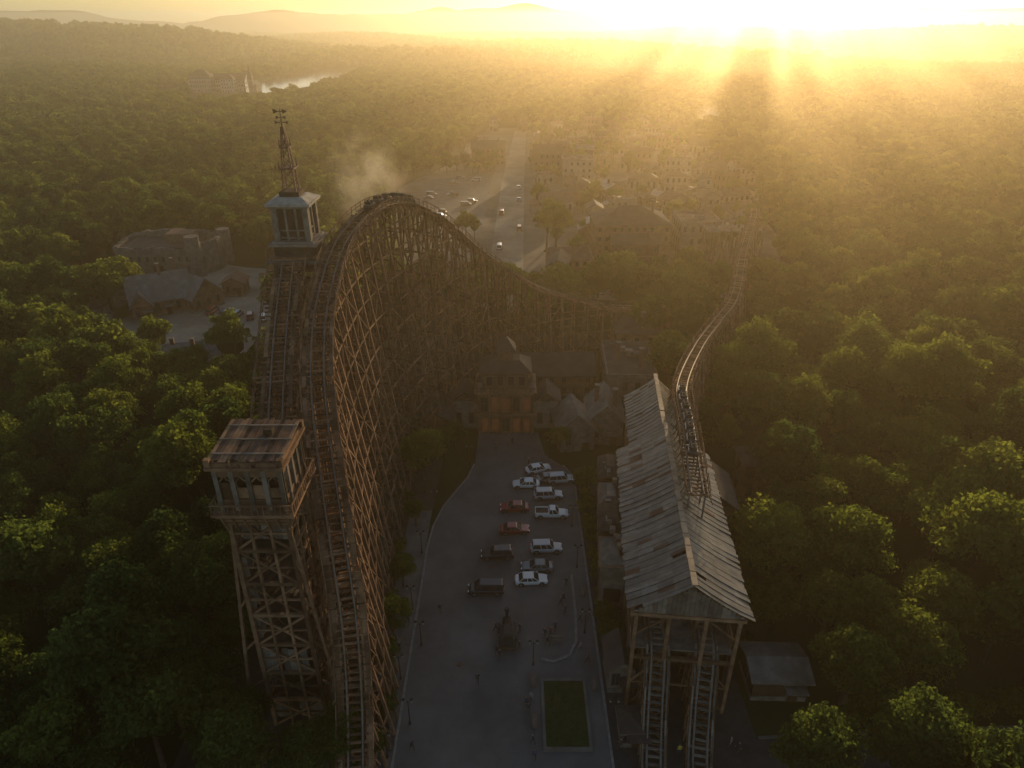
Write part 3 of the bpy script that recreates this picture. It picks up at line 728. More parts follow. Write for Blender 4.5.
# ------------------------------------------------------------------ generic building
def building(name, x, y, w, d, h, rz=0.0, wall='brick', roof='gable', rk='roof_d', fl=None, seed=0, rh=None, trim=True, chim=True):
    r = random.Random(seed * 17 + 3); e = group(name, (x, y, float(height(x, y))), rz)
    b = B(); b.box((0, 0, h / 2), (w, d, h), wall)
    if trim:
        b.box((0, 0, .35), (w + .16, d + .16, .7), 'stone')
        if fl is None or fl > 1: b.box((0, 0, h * .5), (w + .14, d + .14, .18), 'frame')
    b.obj('walls', e)
    b = B(); ax = 'x' if w > d else 'y'; rh = rh or min(w, d) * .28
    if roof == 'gable':
        W, Ln = (d, w) if ax == 'x' else (w, d)
        b.gable((0, 0), W, Ln, h, h + rh, rk, .5, .22, ax)
        for s in (-1, 1):
            q = Ln / 2 - .01
            if ax == 'x': b.poly([(s * q, -d / 2, h - .01), (s * q, d / 2, h - .01), (s * q, 0, h + rh - .02)], wall)
            else: b.poly([(-w / 2, s * q, h - .01), (w / 2, s * q, h - .01), (0, s * q, h + rh - .02)], wall)
    elif roof == 'hip':
        b.box((0, 0, h + .1), (w + .9, d + .9, .2), 'frame'); b.hip((0, 0), w, d, h + .2, h + rh, rk, .4, .0)
    else:
        b.box((0, 0, h + .06), (w - .5, d - .5, .1), rk)
        for s in (-1, 1): b.box((0, s * (d / 2 - .12), h + .4), (w + .2, .3, .8), 'stone' if r.random() < .5 else wall); b.box((s * (w / 2 - .12), 0, h + .41), (.3, d - .35, .8), wall)
        for i in range(r.randint(2, 5)): b.box((r.uniform(-.35, .35) * w, r.uniform(-.35, .35) * d, h + .7), (r.uniform(.8, 2), r.uniform(.8, 2), r.uniform(.7, 1.4)), 'steel' if r.random() < .4 else 'wood_g')
    if chim:
        for i in range(r.randint(0, 2)):
            xx, yy = r.uniform(-.35, .35) * w, r.uniform(-.3, .3) * d; b.box((xx, yy, h + rh * .8), (.8, .8, rh * 1.2 + .8), 'brick'); b.box((xx, yy, h + rh * 1.4 + .45), (1.0, 1.0, .16), 'stone')
    b.obj('roof', e)
    b = B(); fl = fl or max(1, int(h / 3.3)); fh = h / fl
    for f in range(fl):
        z = f * fh + fh * .55
        for s in (-1, 1):
            n = max(2, int(w / 2.4))
            for i in range(n):
                xx = -w / 2 + w * (i + .5) / n
                if f == 0 and i == n // 2 and s == -1: continue
                if r.random() < .12: continue
                b.box((xx, s * (d / 2 + .03), z), (1.15, .1, fh * .5), 'frame'); b.box((xx, s * (d / 2 + .075), z), (.9, .05, fh * .44), 'glass'); b.box((xx, s * (d / 2 + .11), z), (.06, .03, fh * .44), 'frame')
            n = max(1, int(d / 2.6))
            for i in range(n):
                yy = -d / 2 + d * (i + .5) / n
                b.box((s * (w / 2 + .03), yy, z), (.1, 1.15, fh * .5), 'frame'); b.box((s * (w / 2 + .075), yy, z), (.05, .9, fh * .44), 'glass')
    b.obj('windows', e)
    b = B(); n = max(2, int(w / 2.4)); xx = -w / 2 + w * (n // 2 + .5) / n
    b.box((xx, -d / 2 - .04, 1.15), (1.5, .12, 2.3), 'frame'); b.box((xx, -d / 2 - .12, 1.08), (1.1, .06, 2.1), 'wood_d'); b.box((xx, -d / 2 - .7, 2.7), (2.4, 1.4, .12), rk)
    b.obj('door', e)
    if seed > 10 and seed < 70 and r.random() < .55:
        b = B(); sx = r.choice([-1, 1]); lw = r.uniform(2.5, 4.5); lh = h * r.uniform(.45, .7); ld = d * r.uniform(.5, .9)
        b.box((sx * (w / 2 + lw / 2 + .02), 0, lh / 2), (lw, ld, lh), wall); x0, x1 = sx * (w / 2 + .03), sx * (w / 2 + lw + .5)
        P = [(x0, -ld / 2 - .3, lh + 1.2), (x1, -ld / 2 - .3, lh), (x1, ld / 2 + .3, lh), (x0, ld / 2 + .3, lh + 1.2)]
        b.hexa(P + [(p[0], p[1], p[2] + .2) for p in P], rk); b.obj('lean_to', e)
    return e
building('brick_building', 39, 226, 24, 17, 12, .02, 'wood', 'hip', 'roof_d', 4, 1, 4.5)
building('wooden_lodge', 39, 213.5, 15, 6, 8, .02, 'wood_d', 'gable', 'roof_d', 2, 7, 2.5)
building('stone_hall', 61.5, 227, 13, 15, 12, 0, 'stone', 'flat', 'roof_r', 3, 2)
building('brick_building', 18, 366, 14, 12, 11, 0, 'brick', 'gable', 'roof_r', 3, 3)
building('brick_building', -13, 392, 18, 12, 9, 0, 'wood', 'gable', 'roof_d', 3, 6)
building('brick_building', 31, 338, 14, 12, 12, 0, 'plaster', 'flat', 'roof_d', 4, 4)
building('wooden_lodge', 17, 205, 12, 9, 6, .1, 'wood', 'gable', 'roof_r', 2, 5)
WN = ['brick_building', 'wooden_lodge', 'shop_building', 'warehouse', 'stone_house']
k = 10
for yy in list(range(193, 300, 17)) + list(range(300, 530, 20)):
    xx = -16 if yy > 405 else 11
    while xx < (78 if yy < 300 else 108):
        k += 1; rr = random.Random(k * 5)
        w = rr.uniform(5, 14); dd = rr.uniform(5, 11); cx = xx + w / 2
        ok = not (22 < cx + w / 2 and cx - w / 2 < 71 and 203 < yy < 240) and not (-8 < cx + w / 2 and cx - w / 2 < 10.0 and yy < 520) and not (8 < cx < 29 and 352 < yy < 380) and not (20 < cx < 42 and 325 < yy < 352) and not (segd(cx, yy, TR) < 13 and yy < 245) and not (5 < cx < 26 and 195 < yy < 214) and not (18 < cx < 60 and 180 < yy < 205)
        if ok and rr.random() < .74:
            building(rr.choice(WN), cx, yy + rr.uniform(-5, 5), w, dd, rr.uniform(3.5, 8.5), rr.uniform(-.35, .35), rr.choice(['brick', 'wood', 'plaster', 'stone', 'wood_g', 'brick', 'wood', 'wood_d']), rr.choice(['gable', 'hip', 'flat', 'gable']), rr.choice(['roof_d', 'roof_r', 'roof_g', 'roof_d']), None, min(k, 69) if k % 2 else k)
        xx += w + rr.uniform(1.5, 7)
e = group('wooden_platform', (70, 214, 0)); b = B(); b.box((0, 0, 12), (18, 8, .4), 'wood_g')
for i in range(6):
    for s in (-3.6, 0, 3.6): b.beam((-8.5 + i * 3.4, s, 0), (-8.5 + i * 3.4, s, 13.2), .4, .4, 'wood')
    if i < 5: b.beam((-8.5 + i * 3.4, -3.6, 1), (-5.1 + i * 3.4, -3.6, 11), .2, .25, 'wood'); b.beam((-5.1 + i * 3.4, -3.6, 1), (-8.5 + i * 3.4, -3.6, 11), .2, .25, 'wood')
for s in (-3.6, 3.6): b.beam((-9, s, 13.2), (9, s, 13.2), .15, .15, 'wood')
b.obj('deck', e)

def gatehouse():
    e = group('gatehouse', (-1.2, 115, 0)); b = B()
    b.box((0, 0, 4.4), (10.6, 7, 8.8), 'brick'); b.box((0, .4, 10.6), (8.6, 5.6, 3.6), 'brick')
    for z, w, d in ((4.2, 11.4, 7.8), (8.9, 11.6, 8.0), (12.5, 9.6, 6.6)): b.box((0, 0.1, z), (w, d, .35), 'wood')
    b.obj('walls', e)
    b = B()
    for z, fh in ((1.9, 3.0), (6.4, 3.0)):
        for i in range(5):
            x = -4 + 2 * i; b.box((x, -3.55, z), (1.5, .14, fh), 'wood'); b.box((x, -3.64, z), (1.15, .06, fh - .4), 'glass_w' if (i + int(z)) % 3 else 'glass'); b.box((x, -3.68, z), (.08, .04, fh - .4), 'frame'); b.box((x, -3.68, z + .3), (1.15, .04, .08), 'frame')
        for i in range(6): b.box((-5 + 2 * i, -3.75, z + .15), (.36, .4, fh + 1.0), 'wood')
    for i in range(4): x = -3 + 2 * i; b.box((x, -2.45, 10.8), (1.3, .12, 2.0), 'frame'); b.box((x, -2.53, 10.8), (1.0, .06, 1.7), 'glass')
    b.obj('windows', e)
    b = B(); b.hip((0, .4), 8.6, 5.8, 12.7, 14.4, 'roof_d', .6, .35)
    b.box((0, .4, 15.3), (2.8, 2.8, 2.2), 'wood'); b.hip((0, .4), 2.8, 2.8, 16.4, 18.4, 'roof_d', .5, .2); b.cyl((0, .4, 18), (0, .4, 21.5), .22, .05, 6, 'rust')
    for s in (-1, 1): b.cyl((s * 4.8, -3.3, 8.9), (s * 4.8, -3.3, 11.2), .5, .4, 8, 'stone'); b.cyl((s * 4.8, -3.3, 11.2), (s * 4.8, -3.3, 12.6), .6, .05, 8, 'roof_d')
    for i in range(14):
        b.beam((-5.4 + i * .83, -3.9, 9.0), (-5.4 + i * .83, -3.9, 9.9), .1, .1, 'wood')
    b.beam((-5.5, -3.9, 9.95), (5.5, -3.9, 9.95), .12, .12, 'wood')
    b.obj('roof', e)
    b = B()
    for s in (-1, 1):
        b.box((s * 7.8, .8, 3), (4.9, 5, 6), 'stone'); b.gable((s * 7.8, .8), 5, 5.2, 6, 8, 'roof_d', .4, .2)
        for q in (-1.2, 1.2): b.box((s * 7.8 + q, -1.74, 2.4), (1.2, .1, 2.6), 'frame'); b.box((s * 7.8 + q, -1.82, 2.4), (.9, .06, 2.3), 'glass')
    b.obj('wings', e)
gatehouse()
building('stone_cottage', 11.5, 109, 6.5, 7.5, 4.5, .1, 'stone', 'gable', 'roof_g', 1, 71, 3.2)
building('stone_cottage', 17.5, 112, 6.5, 9, 5, -.05, 'stone', 'gable', 'roof_g', 1, 72, 3.4)
building('wooden_shed', -14.5, 112, 6, 8, 5, 0, 'wood', 'gable', 'roof_d', 1, 73)
building('wooden_lodge', 2, 131, 30, 10, 5, 0.02, 'wood', 'gable', 'roof_d', 2, 74)
building('wooden_lodge', 24, 127, 10, 16, 8, -.05, 'wood_g', 'flat', 'roof_d', 2, 75)
building('wooden_lodge', 28, 143, 9, 9, 9, -.05, 'wood', 'hip', 'roof_d', 2, 79)
building('wooden_shed', 31, 55.5, 6.2, 5, 3.4, -.03, 'wood_d', 'gable', 'roof_g', 1, 76, .8, chim=False)
building('wooden_shed', 12.8, 56.2, 3, 4.2, 4.2, 0, 'wood_g', 'gable', 'roof_d', 1, 77, 1.2, chim=False)
building('wooden_cabin', 40, 93, 5, 5, 7, 0, 'wood', 'hip', 'roof_d', 2, 78, 1.5, chim=False)
building('wooden_cabin', 13.0, 48.5, 2.2, 2.6, 2.6, 0, 'wood', 'hip', 'roof_d', 1, 98, .9, chim=False)
building('log_cottage', -96, 176, 15, 11, 4.5, .5, 'wood', 'gable', 'roof_g', 1, 81, 5.6)
building('log_cottage', -88, 179, 12, 9, 4.2, -.6, 'wood', 'gable', 'roof_g', 1, 82, 4.6)
building('log_cottage', -99, 171, 5, 9, 4.0, .5, 'wood', 'gable', 'roof_g', 1, 86, 3.4)
building('wooden_shed', -80, 188, 6, 6, 4.0, .1, 'brick', 'gable', 'roof_r', 1, 83)
building('wooden_shed', -70, 192, 7, 5, 3.4, .2, 'wood', 'gable', 'roof_d', 1, 85)
building('wooden_lodge', -72, 138, 13, 9, 4.5, .25, 'wood', 'gable', 'roof_g', 1, 84)
def ruin():
    e = group('ruined_fortress', (-107, 208, 0), .05); b = B(); r = random.Random(4)
    def wall(x0, y0, x1, y1, h):
        n = int(math.hypot(x1 - x0, y1 - y0) / 1.3); hh = h
        for i in range(n):
            f = (i + .5) / n; hh += r.uniform(-.5, .5); hh = max(h - 1.8, min(h + .6, hh))
            b.box((x0 + (x1 - x0) * f, y0 + (y1 - y0) * f, hh / 2), (1.3, 1.3, hh), 'rock', math.atan2(y1 - y0, x1 - x0))
    wall(-14, -5, 9, -5, 10); wall(9, -5, 14, 1, 9.5); wall(14, 1, 14, 9, 9.5); wall(14, 9, -14, 9, 10.5); wall(-14, 9, -14, -5, 10)
    b.box((-2, 2, 8.6), (22, 12.5, .5), 'roof_d'); b.box((3, 4, 10), (8, 6, 3), 'brick')
    for x, y, h in ((9.5, -5, 12.5), (14, 9, 11)): b.cyl((x, y, 0), (x, y, h), 2.3, 2.1, 12, 'rock')
    b.obj('walls', e); b = B()
    for i in range(9): b.box((-12 + i * 2.4, -5.7, 5.6), (.7, .12, 1.5), 'glass')
    b.box((-2, -5.72, 1.8), (3, .14, 3.6), 'wood_d'); b.obj('openings', e)
ruin()
for i, (x, y, s) in enumerate([(-114, 176, 5), (-111, 184, 6), (-118, 186, 5), (-108, 168, 3)]):
    r = random.Random(i); b = B(); n1, n2 = 12, 8; vs = []
    for j in range(n2 + 1):
        for q in range(n1):
            ph = math.pi * .5 * j / n2; t = 2 * math.pi * q / n1; rr = s * (1 + .28 * math.sin(3 * t + i) * math.cos(ph) + r.uniform(-.12, .12)); vs.append((rr * math.cos(t) * math.cos(ph), rr * math.sin(t) * math.cos(ph), rr * 1.1 * math.sin(ph) - .3))
    b.loft([vs[j * n1:(j + 1) * n1] for j in range(n2 + 1)], 'rock'); o = b.obj('rock_outcrop'); o.location = (x, y, 0)
building('riverside_hall', -330, 840, 62, 20, 12, .05, 'pale', 'gable', 'roof_r', 3, 91, 6, chim=False)
building('riverside_hall', -342, 822, 22, 14, 17, .05, 'plaster', 'hip', 'roof_r', 4, 92, 6, chim=False)
building('riverside_hall', -312, 820, 14, 12, 14, .05, 'pale', 'hip', 'roof_r', 4, 93, 5, chim=False)
e = group('church', (-285, 812, 0)); b = B(); b.box((0, 0, 7), (5, 5, 14), 'stone'); b.hip((0, 0), 5, 5, 14, 29, 'roof_d', .3, 0); b.box((0, 11, 4), (8, 16, 8), 'stone'); b.gable((0, 11), 8, 16, 8, 12, 'roof_d'); b.obj('nave_and_spire', e)
sheet('lake_water', [(-262 + 62 * math.cos(t) * (1 + .25 * math.sin(3 * t)), 990 + 275 * math.sin(t)) for t in np.linspace(0, 6.28, 40)[:-1]], .9, 'water')

# ------------------------------------------------------------------ cars
def car_parts(kind):
    Lh = {'sedan': 2.3, 'suv': 2.35, 'van': 2.45, 'pickup': 2.65}[kind]; tall = {'sedan': 1.42, 'suv': 1.75, 'van': 1.95, 'pickup': 1.75}[kind]
    bz = .9 if kind == 'sedan' else 1.02; z0 = .26 if kind == 'sedan' else .34
    body = B()
    st = [(-Lh, .70, bz - .22), (-Lh + .12, .82, bz - .06), (-Lh + .6, .89, bz), (-.6, .91, bz), (.8, .91, bz), (1.15, .9, bz - .03), (Lh - .45, .86, bz - .13), (Lh - .1, .78, bz - .22), (Lh, .66, bz - .34)]
    if kind == 'van': st[5] = (1.3, .9, bz); st[6] = (Lh - .4, .87, bz - .05)
    secs = []
    for x, w, zb in st: secs.append([(x, -w * .9, z0), (x, -w, z0 + .18), (x, -w * 1.01, (z0 + zb) / 2 + .05), (x, -w * .97, zb - .08), (x, -w * .88, zb), (x, w * .88, zb), (x, w * .97, zb - .08), (x, w * 1.01, (z0 + zb) / 2 + .05), (x, w, z0 + .18), (x, w * .9, z0)])
    body.loft(secs, 'P')
    if kind == 'sedan': g = [(-1.75, -1.15), (1.05, .3)]
    elif kind == 'suv': g = [(-2.15, -1.95), (1.1, .5)]
    elif kind == 'van': g = [(-2.35, -2.25), (1.6, .85)]
    else: g = [(-.45, -.3), (1.15, .55)]
    (xa, xat), (xb, xbt) = g; w0, w1 = .82, .66
    gl = B(); zb = bz - .01; zt = tall - .05
    gl.hexa([(xa, -w0, zb), (xb, -w0, zb), (xb, w0, zb), (xa, w0, zb), (xat, -w1, zt), (xbt, -w1, zt), (xbt, w1, zt), (xat, w1, zt)], 'glass')
    body.hexa([(xat - .06, -w1 - .04, zt), (xbt + .06, -w1 - .04, zt), (xbt + .06, w1 + .04, zt), (xat - .06, w1 + .04, zt), (xat + .08, -w1 + .06, zt + .07), (xbt - .1, -w1 + .06, zt + .07), (xbt - .1, w1 - .06, zt + .07), (xat + .08, w1 - .06, zt + .07)], 'P')
    for s in (-1, 1):
        for t in (0, .42, .72, 1):
            if kind == 'pickup' and t == .72: continue
            a = xa + (xb - xa) * t; c = xat + (xbt - xat) * t; body.beam((a, s * (w0 + .005), zb), (c, s * (w1 + .01), zt + .01), .09, .05, 'P')
        body.box((xb - .15, s * 1.0, bz + .1), (.14, .22, .14), 'P')
    if kind == 'pickup':
        for s in (-1, 1): body.box((-1.55, s * .82, bz + .1), (2.1, .1, .24), 'P')
        body.box((-2.57, 0, bz + .1), (.08, 1.6, .24), 'P'); gl.box((-1.55, 0, bz + .01), (2.0, 1.5, .03), 'tyre')
    d = B(); wx = Lh - .85
    for x in (-wx, wx):
        for s in (-1, 1):
            rr = .34 if kind == 'sedan' else .39
            d.cyl((x, s * .7, rr + .02), (x, s * .925, rr + .02), rr + .07, rr + .07, 16, 'tyre'); d.cyl((x, s * .72, rr), (x, s * .945, rr), rr, rr, 16, 'tyre'); d.cyl((x, s * .9, rr), (x, s * .955, rr), rr * .6, rr * .55, 10, 'chrome')
    for s in (-1, 1):
        d.box((Lh - .1, s * .58, bz - .32), (.22, .34, .14), 'chrome'); d.box((-Lh + .04, s * .62, bz - .22), (.14, .28, .18), 'red_l')
    d.box((Lh - .01, 0, bz - .42), (.06, .7, .16), 'tyre'); d.box((Lh + .0, 0, .42), (.12, 1.4, .16), 'tyre'); d.box((-Lh - .0, 0, .44), (.12, 1.5, .16), 'tyre'); d.box((-Lh - .03, 0, .6), (.06, .5, .13), 'paint')
    return body, gl, d
cache = {}
def car(kind, paint, x, y, rz, z=.02):
    if kind not in cache: cache[kind] = car_parts(kind)
    key = (kind, paint.name)
    if key not in cache:
        bd, gl, dt = cache[kind]; bd.mats = [paint if q == 'P' or not isinstance(q, str) else q for q in bd.mats]
        me = bd.mesh('car_body')
        cache[key] = me
        if (kind, 'g') not in cache: cache[(kind, 'g')] = gl.mesh('car_glass'); cache[(kind, 'd')] = dt.mesh('car_wheels')
    e = group('parked_car' if kind in ('sedan', 'suv') else ('parked_van' if kind == 'van' else 'parked_pickup_truck'), (x, y, z), rz)
    for nm, me in (('body', cache[key]), ('windows', cache[(kind, 'g')]), ('wheels_and_lights', cache[(kind, 'd')])):
        o = bpy.data.objects.new(nm, me); o.parent = e; COL.objects.link(o)
    return e
pi = math.pi
for kind, p, x, y, a in [('sedan', 1, 2.4, 94.5, pi), ('suv', 0, 6.0, 91.4, .05), ('sedan', 2, .4, 88.2, pi + .03), ('pickup', 1, 6.3, 86.6, 0), ('suv', 0, 8.4, 95.8, .1), ('sedan', 4, 6.5, 96.2, .2),
                         ('sedan', 2, .4, 82.8, .04), ('suv', 3, -2.2, 77.2, pi + .05), ('suv', 0, 5.1, 78.5, .04), ('sedan', 4, 3.6, 74.6, pi), ('sedan', 1, 2.7, 72.0, .05), ('van', 3, -3.6, 70.1, pi),
                         ('sedan', 1, 4.6, 98.9, .3)]:
    car(kind, CP[p], x, y, a)
for row, xx in enumerate((-39, -30, -20)):
    for i in range(16):
        if R.random() < .62: continue
        car(R.choice(['sedan', 'suv', 'van', 'pickup']), R.choice(CP), xx + R.uniform(-1.4, 1.4) + i * .2, 256 + i * 6.4, R.uniform(-.3, .3) + (pi if R.random() < .5 else 0))
for i in range(16): car(R.choice(['sedan', 'suv']), R.choice(CP[:2] + CP[3:]), 22 + (i % 8) * 3.6, 188 + (i // 8) * 6.5, pi / 2 + R.uniform(-.1, .1))
for i in range(5): car(R.choice(['sedan', 'suv', 'van']), R.choice(CP), -66 - i * 3.8, 168 + i * 1.2, pi / 2 + .2 + R.uniform(-.3, .3))
for i in range(6): car(R.choice(['sedan', 'suv', 'van']), R.choice(CP), R.choice([-4.5, 2.6]) + i * .1, 208 + i * 24, pi / 2)
e = group('white_tent', (17.5, 192, 0)); b = B()
for x in (-2, 2):
    for y in (-2, 2): b.beam((x, y, 0), (x, y, 2.6), .1, .1, 'steel')
b.hexa([(-2.3, -2.3, 2.5), (2.3, -2.3, 2.5), (2.3, 2.3, 2.5), (-2.3, 2.3, 2.5), (-.3, -.3, 4.2), (.3, -.3, 4.2), (.3, .3, 4.2), (-.3, .3, 4.2)], 'white'); b.obj('canopy', e)

def wagon():
    e = group('antique_steam_engine', (-.6, 61.8, .02), pi / 2 + .05); b = B()
    b.box((0, 0, .85), (4.2, 1.5, .2), 'rust'); b.cyl((-.2, 0, 1.6), (2.0, 0, 1.6), .6, .58, 14, 'tyre'); b.cyl((1.7, 0, 2.1), (1.7, 0, 3.5), .16, .2, 10, 'tyre'); b.cyl((1.7, 0, 3.5), (1.7, 0, 3.8), .34, .26, 10, 'tyre')
    b.cyl((.7, 0, 2.1), (.7, 0, 2.6), .25, .12, 10, 'rust'); b.box((-1.2, 0, 1.5), (1.5, 1.5, 1.2), 'tyre')
    for s in (-1, 1):
        for x in (-1.85, -.5): b.beam((x, s * .7, 2.0), (x, s * .7, 3.1), .08, .08, 'rust')
    b.hexa([(-2.1, -.95, 3.05), (-.25, -.95, 3.05), (-.25, .95, 3.05), (-2.1, .95, 3.05), (-2.0, -.5, 3.3), (-.35, -.5, 3.3), (-.35, .5, 3.3), (-2.0, .5, 3.3)], 'tyre'); b.obj('boiler_and_cab', e)
    b = B()
    for x, rr in ((-1.3, .85), (1.5, .6)):
        for s in (-1, 1):
            y = s * 1.0; n = 20
            for i in range(n):
                a, c = 2 * pi * i / n, 2 * pi * (i + 1) / n
                b.beam((x + rr * math.cos(a), y, rr + rr * math.sin(a)), (x + rr * math.cos(c), y, rr + rr * math.sin(c)), .2, .1, 'tyre')
            for i in range(5):
                a = 2 * pi * i / 10; b.beam((x - rr * math.cos(a), y, rr - rr * math.sin(a)), (x + rr * math.cos(a), y, rr + rr * math.sin(a)), .06, .06, 'rust')
            b.cyl((x, y - .15, rr), (x, y + .15, rr), .14, .14, 8, 'rust')
    b.obj('wheels', e)
wagon()
def lamp(x, y):
    e = group('street_lamp', (x, y, 0)); b = B(); b.cyl((0, 0, 0), (0, 0, .5), .16, .1, 8, 'tyre'); b.cyl((0, 0, .5), (0, 0, 3.9), .07, .05, 8, 'tyre'); b.beam((-.45, 0, 3.7), (.45, 0, 3.7), .05, .05, 'tyre')
    for s in (-.45, .45): b.cyl((s, 0, 3.72), (s, 0, 4.1), .1, .17, 6, 'pale'); b.cyl((s, 0, 4.1), (s, 0, 4.35), .22, .03, 6, 'tyre')
    b.obj('post_and_lanterns', e)
for p in [(-13.4, 46), (-13.4, 56), (-13.4, 67), (-13.4, 78), (-12.4, 88), (9.4, 63), (9.4, 75), (9.4, 84), (11.3, 50), (-7.6, 101), (6.8, 103), (2.6, 58), (-11.5, 50), (-11.5, 61)]: lamp(*p)
def bench(x, y, a):
    e = group('park_bench', (x, y, .02), a); b = B()
    for i in range(4): b.box((0, -.2 + i * .13, .45), (1.8, .1, .04), 'wood_g')
    for i in range(3): b.box((0, .3 + i * .02, .58 + i * .13), (1.8, .04, .1), 'wood_g')
    for s in (-.75, .75): b.beam((s, -.2, 0), (s, -.2, .43), .06, .06, 'rust'); b.beam((s, .22, 0), (s, .36, .95), .06, .06, 'rust'); b.beam((s, -.22, .4), (s, .26, .4), .06, .06, 'rust')
    b.obj('slats_and_frame', e)
for p in [(2.6, 55.5, 1.57), (2.6, 50, 1.57), (9.7, 55, -1.57), (9.7, 66, -1.57), (9.7, 70, -1.57), (-14.2, 52, 1.57), (-14.2, 61, 1.57), (5.5, 61.4, 0)]: bench(*p)

# ------------------------------------------------------------------ people
skin = mat('skin', (0.45, 0.28, 0.2), None, rough=.6)
cloth = [mat('cloth_%d' % i, c, None, rough=.9) for i, c in enumerate([(.025, .028, .038), (.2, .19, .17), (.15, .03, .03), (.04, .06, .1), (.5, .36, .05), (.06, .05, .045)])]
hairm = mat('hair', (.03, .02, .015), None, rough=.7)
def person_mesh(pose, shirt, pants):
    st = .28 if pose == 'walk' else .06
    J = {}; V = []; E = []; Rd = []
    def v(n, p, r, par=None):
        J[n] = len(V); V.append(p); Rd.append(r)
        if par: E.append((J[par], J[n]))
    v('pel', (0, 0, .95), .145); v('waist', (0, 0, 1.1), .13, 'pel'); v('chest', (0, .01, 1.32), .16, 'waist'); v('neck', (0, .01, 1.48), .06, 'chest'); v('head0', (0, .02, 1.56), .085, 'neck'); v('head', (0, .02, 1.66), .1, 'head0'); v('head1', (0, .01, 1.74), .06, 'head')
    v('nose', (0, .125, 1.645), .014, 'head')
    for s, n, sw in ((-1, 'l', 1), (1, 'r', -1)):
        v('hip' + n, (s * .1, 0, .88), .1, 'pel'); v('kn' + n, (s * .11, st * sw * .55 + .03, .49), .065, 'hip' + n); v('an' + n, (s * .11, st * sw, .09), .042, 'kn' + n); v('to' + n, (s * .13, st * sw + .17, .04), .035, 'an' + n)
        v('sh' + n, (s * .19, .0, 1.42), .065, 'chest'); v('el' + n, (s * .25, -st * sw * .3 - .02, 1.15), .045, 'sh' + n); v('wr' + n, (s * .25, -st * sw * .7 + .07, .92), .03, 'el' + n); v('pa' + n, (s * .25, -st * sw * .7 + .09, .85), .032, 'wr' + n)
        for q in range(4): v('f%d%s' % (q, n), (s * (.25 - .0), -st * sw * .7 + .06 + q * .022, .77 - .01 * (q % 3)), .009, 'pa' + n)
        v('th' + n, (s * .22, -st * sw * .7 + .13, .84), .01, 'pa' + n)
    me = bpy.data.meshes.new('person'); me.from_pydata(V, E, []); o = bpy.data.objects.new('tmp', me); COL.objects.link(o)
    md = o.modifiers.new('s', 'SKIN'); sv = me.skin_vertices[0].data
    for i, r in enumerate(Rd): sv[i].radius = (r, r * .8 if i in (J['chest'], J['pel'], J['waist']) else r)
    sv[0].use_root = True; o.modifiers.new('ss', 'SUBSURF').levels = 1
    dg = bpy.context.evaluated_depsgraph_get(); m2 = bpy.data.meshes.new_from_object(o.evaluated_get(dg)); bpy.data.objects.remove(o)
    m2.materials.clear()
    for q in (skin, shirt, pants, hairm): m2.materials.append(q)
    for p in m2.polygons:
        c = p.center; z = c.z; k = 0
        if z < .07: k = 3
        elif z < .97 and abs(c.x) < .215: k = 2
        elif z < 1.5 and (z > .93): k = 1
        elif z > 1.68 or (z > 1.56 and c.y < -.02): k = 3
        p.material_index = k; p.use_smooth = True
    return m2
pm = [person_mesh('walk', cloth[0], cloth[5]), person_mesh('stand', cloth[1], cloth[3]), person_mesh('walk', cloth[2], cloth[0]), person_mesh('stand', cloth[4], cloth[3]), person_mesh('walk', cloth[3], cloth[0])]
PE = [(-9.6, 66.3, 0, .1), (-4.1, 55.4, 0, 3.1), (4.2, 62.2, 0, 2), (4.9, 62.5, 2, -1.2), (1.7, 52.2, 4, .3), (2.2, 52.8, 1, 2.8), (1.9, 51.4, 0, 0), (6.6, 67.6, 4, 1), (7.0, 68.4, 0, 4), (7.1, 66.2, 4, 2), (8.6, 60, 1, .5), (9.3, 58.2, 2, 1.2),
      (18.0, 46.3, 3, 0), (23.8, 47.2, 1, 1), (24.5, 46.6, 0, 2), (-13.8, 49, 4, 0), (-14.1, 60, 0, 3), (-3.0, 106, 0, 3), (0, 107.2, 2, .2), (3, 101, 1, 1), (-13.7, 47.8, 2, 3), (2.3, 47.5, 0, 1), (11.8, 47, 0, 1.4), (-1.8, 59.5, 0, .4), (.9, 60.2, 0, 5),
      (-2.1, 63.2, 4, 1), (1.0, 63.0, 0, 2), (-1.5, 58.9, 0, 2.2), (4.5, 60.9, 0, .6), (5.6, 63.4, 4, 2.6), (8.9, 64.6, 0, 1), (-13.9, 53.4, 0, 1.1), (-13.6, 64.5, 4, 0), (7.6, 71.2, 0, 1.9), (-10.8, 46.8, 0, .7), (2.4, 45.8, 4, .2)]
for x, y, i, a in PE:
    o = bpy.data.objects.new('person', pm[i]); o.location = (x, y, .045 if x < -13 else .03); o.rotation_euler = (0, 0, a); COL.objects.link(o)

# ------------------------------------------------------------------ sun blockers (cloudlike shapes added out of view), haze, steam
EL, AZ = math.radians(8.5), math.radians(18.3)
b = B(); r = random.Random(5)
def blocker_puff(x, y, z, a, c):
    secs = []
    for j in range(7):
        ph = -pi / 2 + pi * (j + .3) / 6.6; secs.append([(x + a * math.cos(ph) * math.cos(t) * r.uniform(.85, 1.15), y + a * math.cos(ph) * math.sin(t), z + c * math.sin(ph)) for t in np.linspace(0, 2 * pi, 13)[:-1]])
    b.loft(secs, 'sun_blocker')
x = 300.0
while x < 1250:      # added unseen columns; the gaps between them cut the sunlight into shafts
    wd = r.uniform(13, 34); z = r.uniform(138, 158); top = r.uniform(215, 250); xx = x + wd / 2
    while z < top:
        blocker_puff(xx + r.uniform(-4, 4), 1750 + r.uniform(-30, 30), z, wd * r.uniform(.5, .68), 13); z += 13
    x += wd + r.uniform(20, 62)
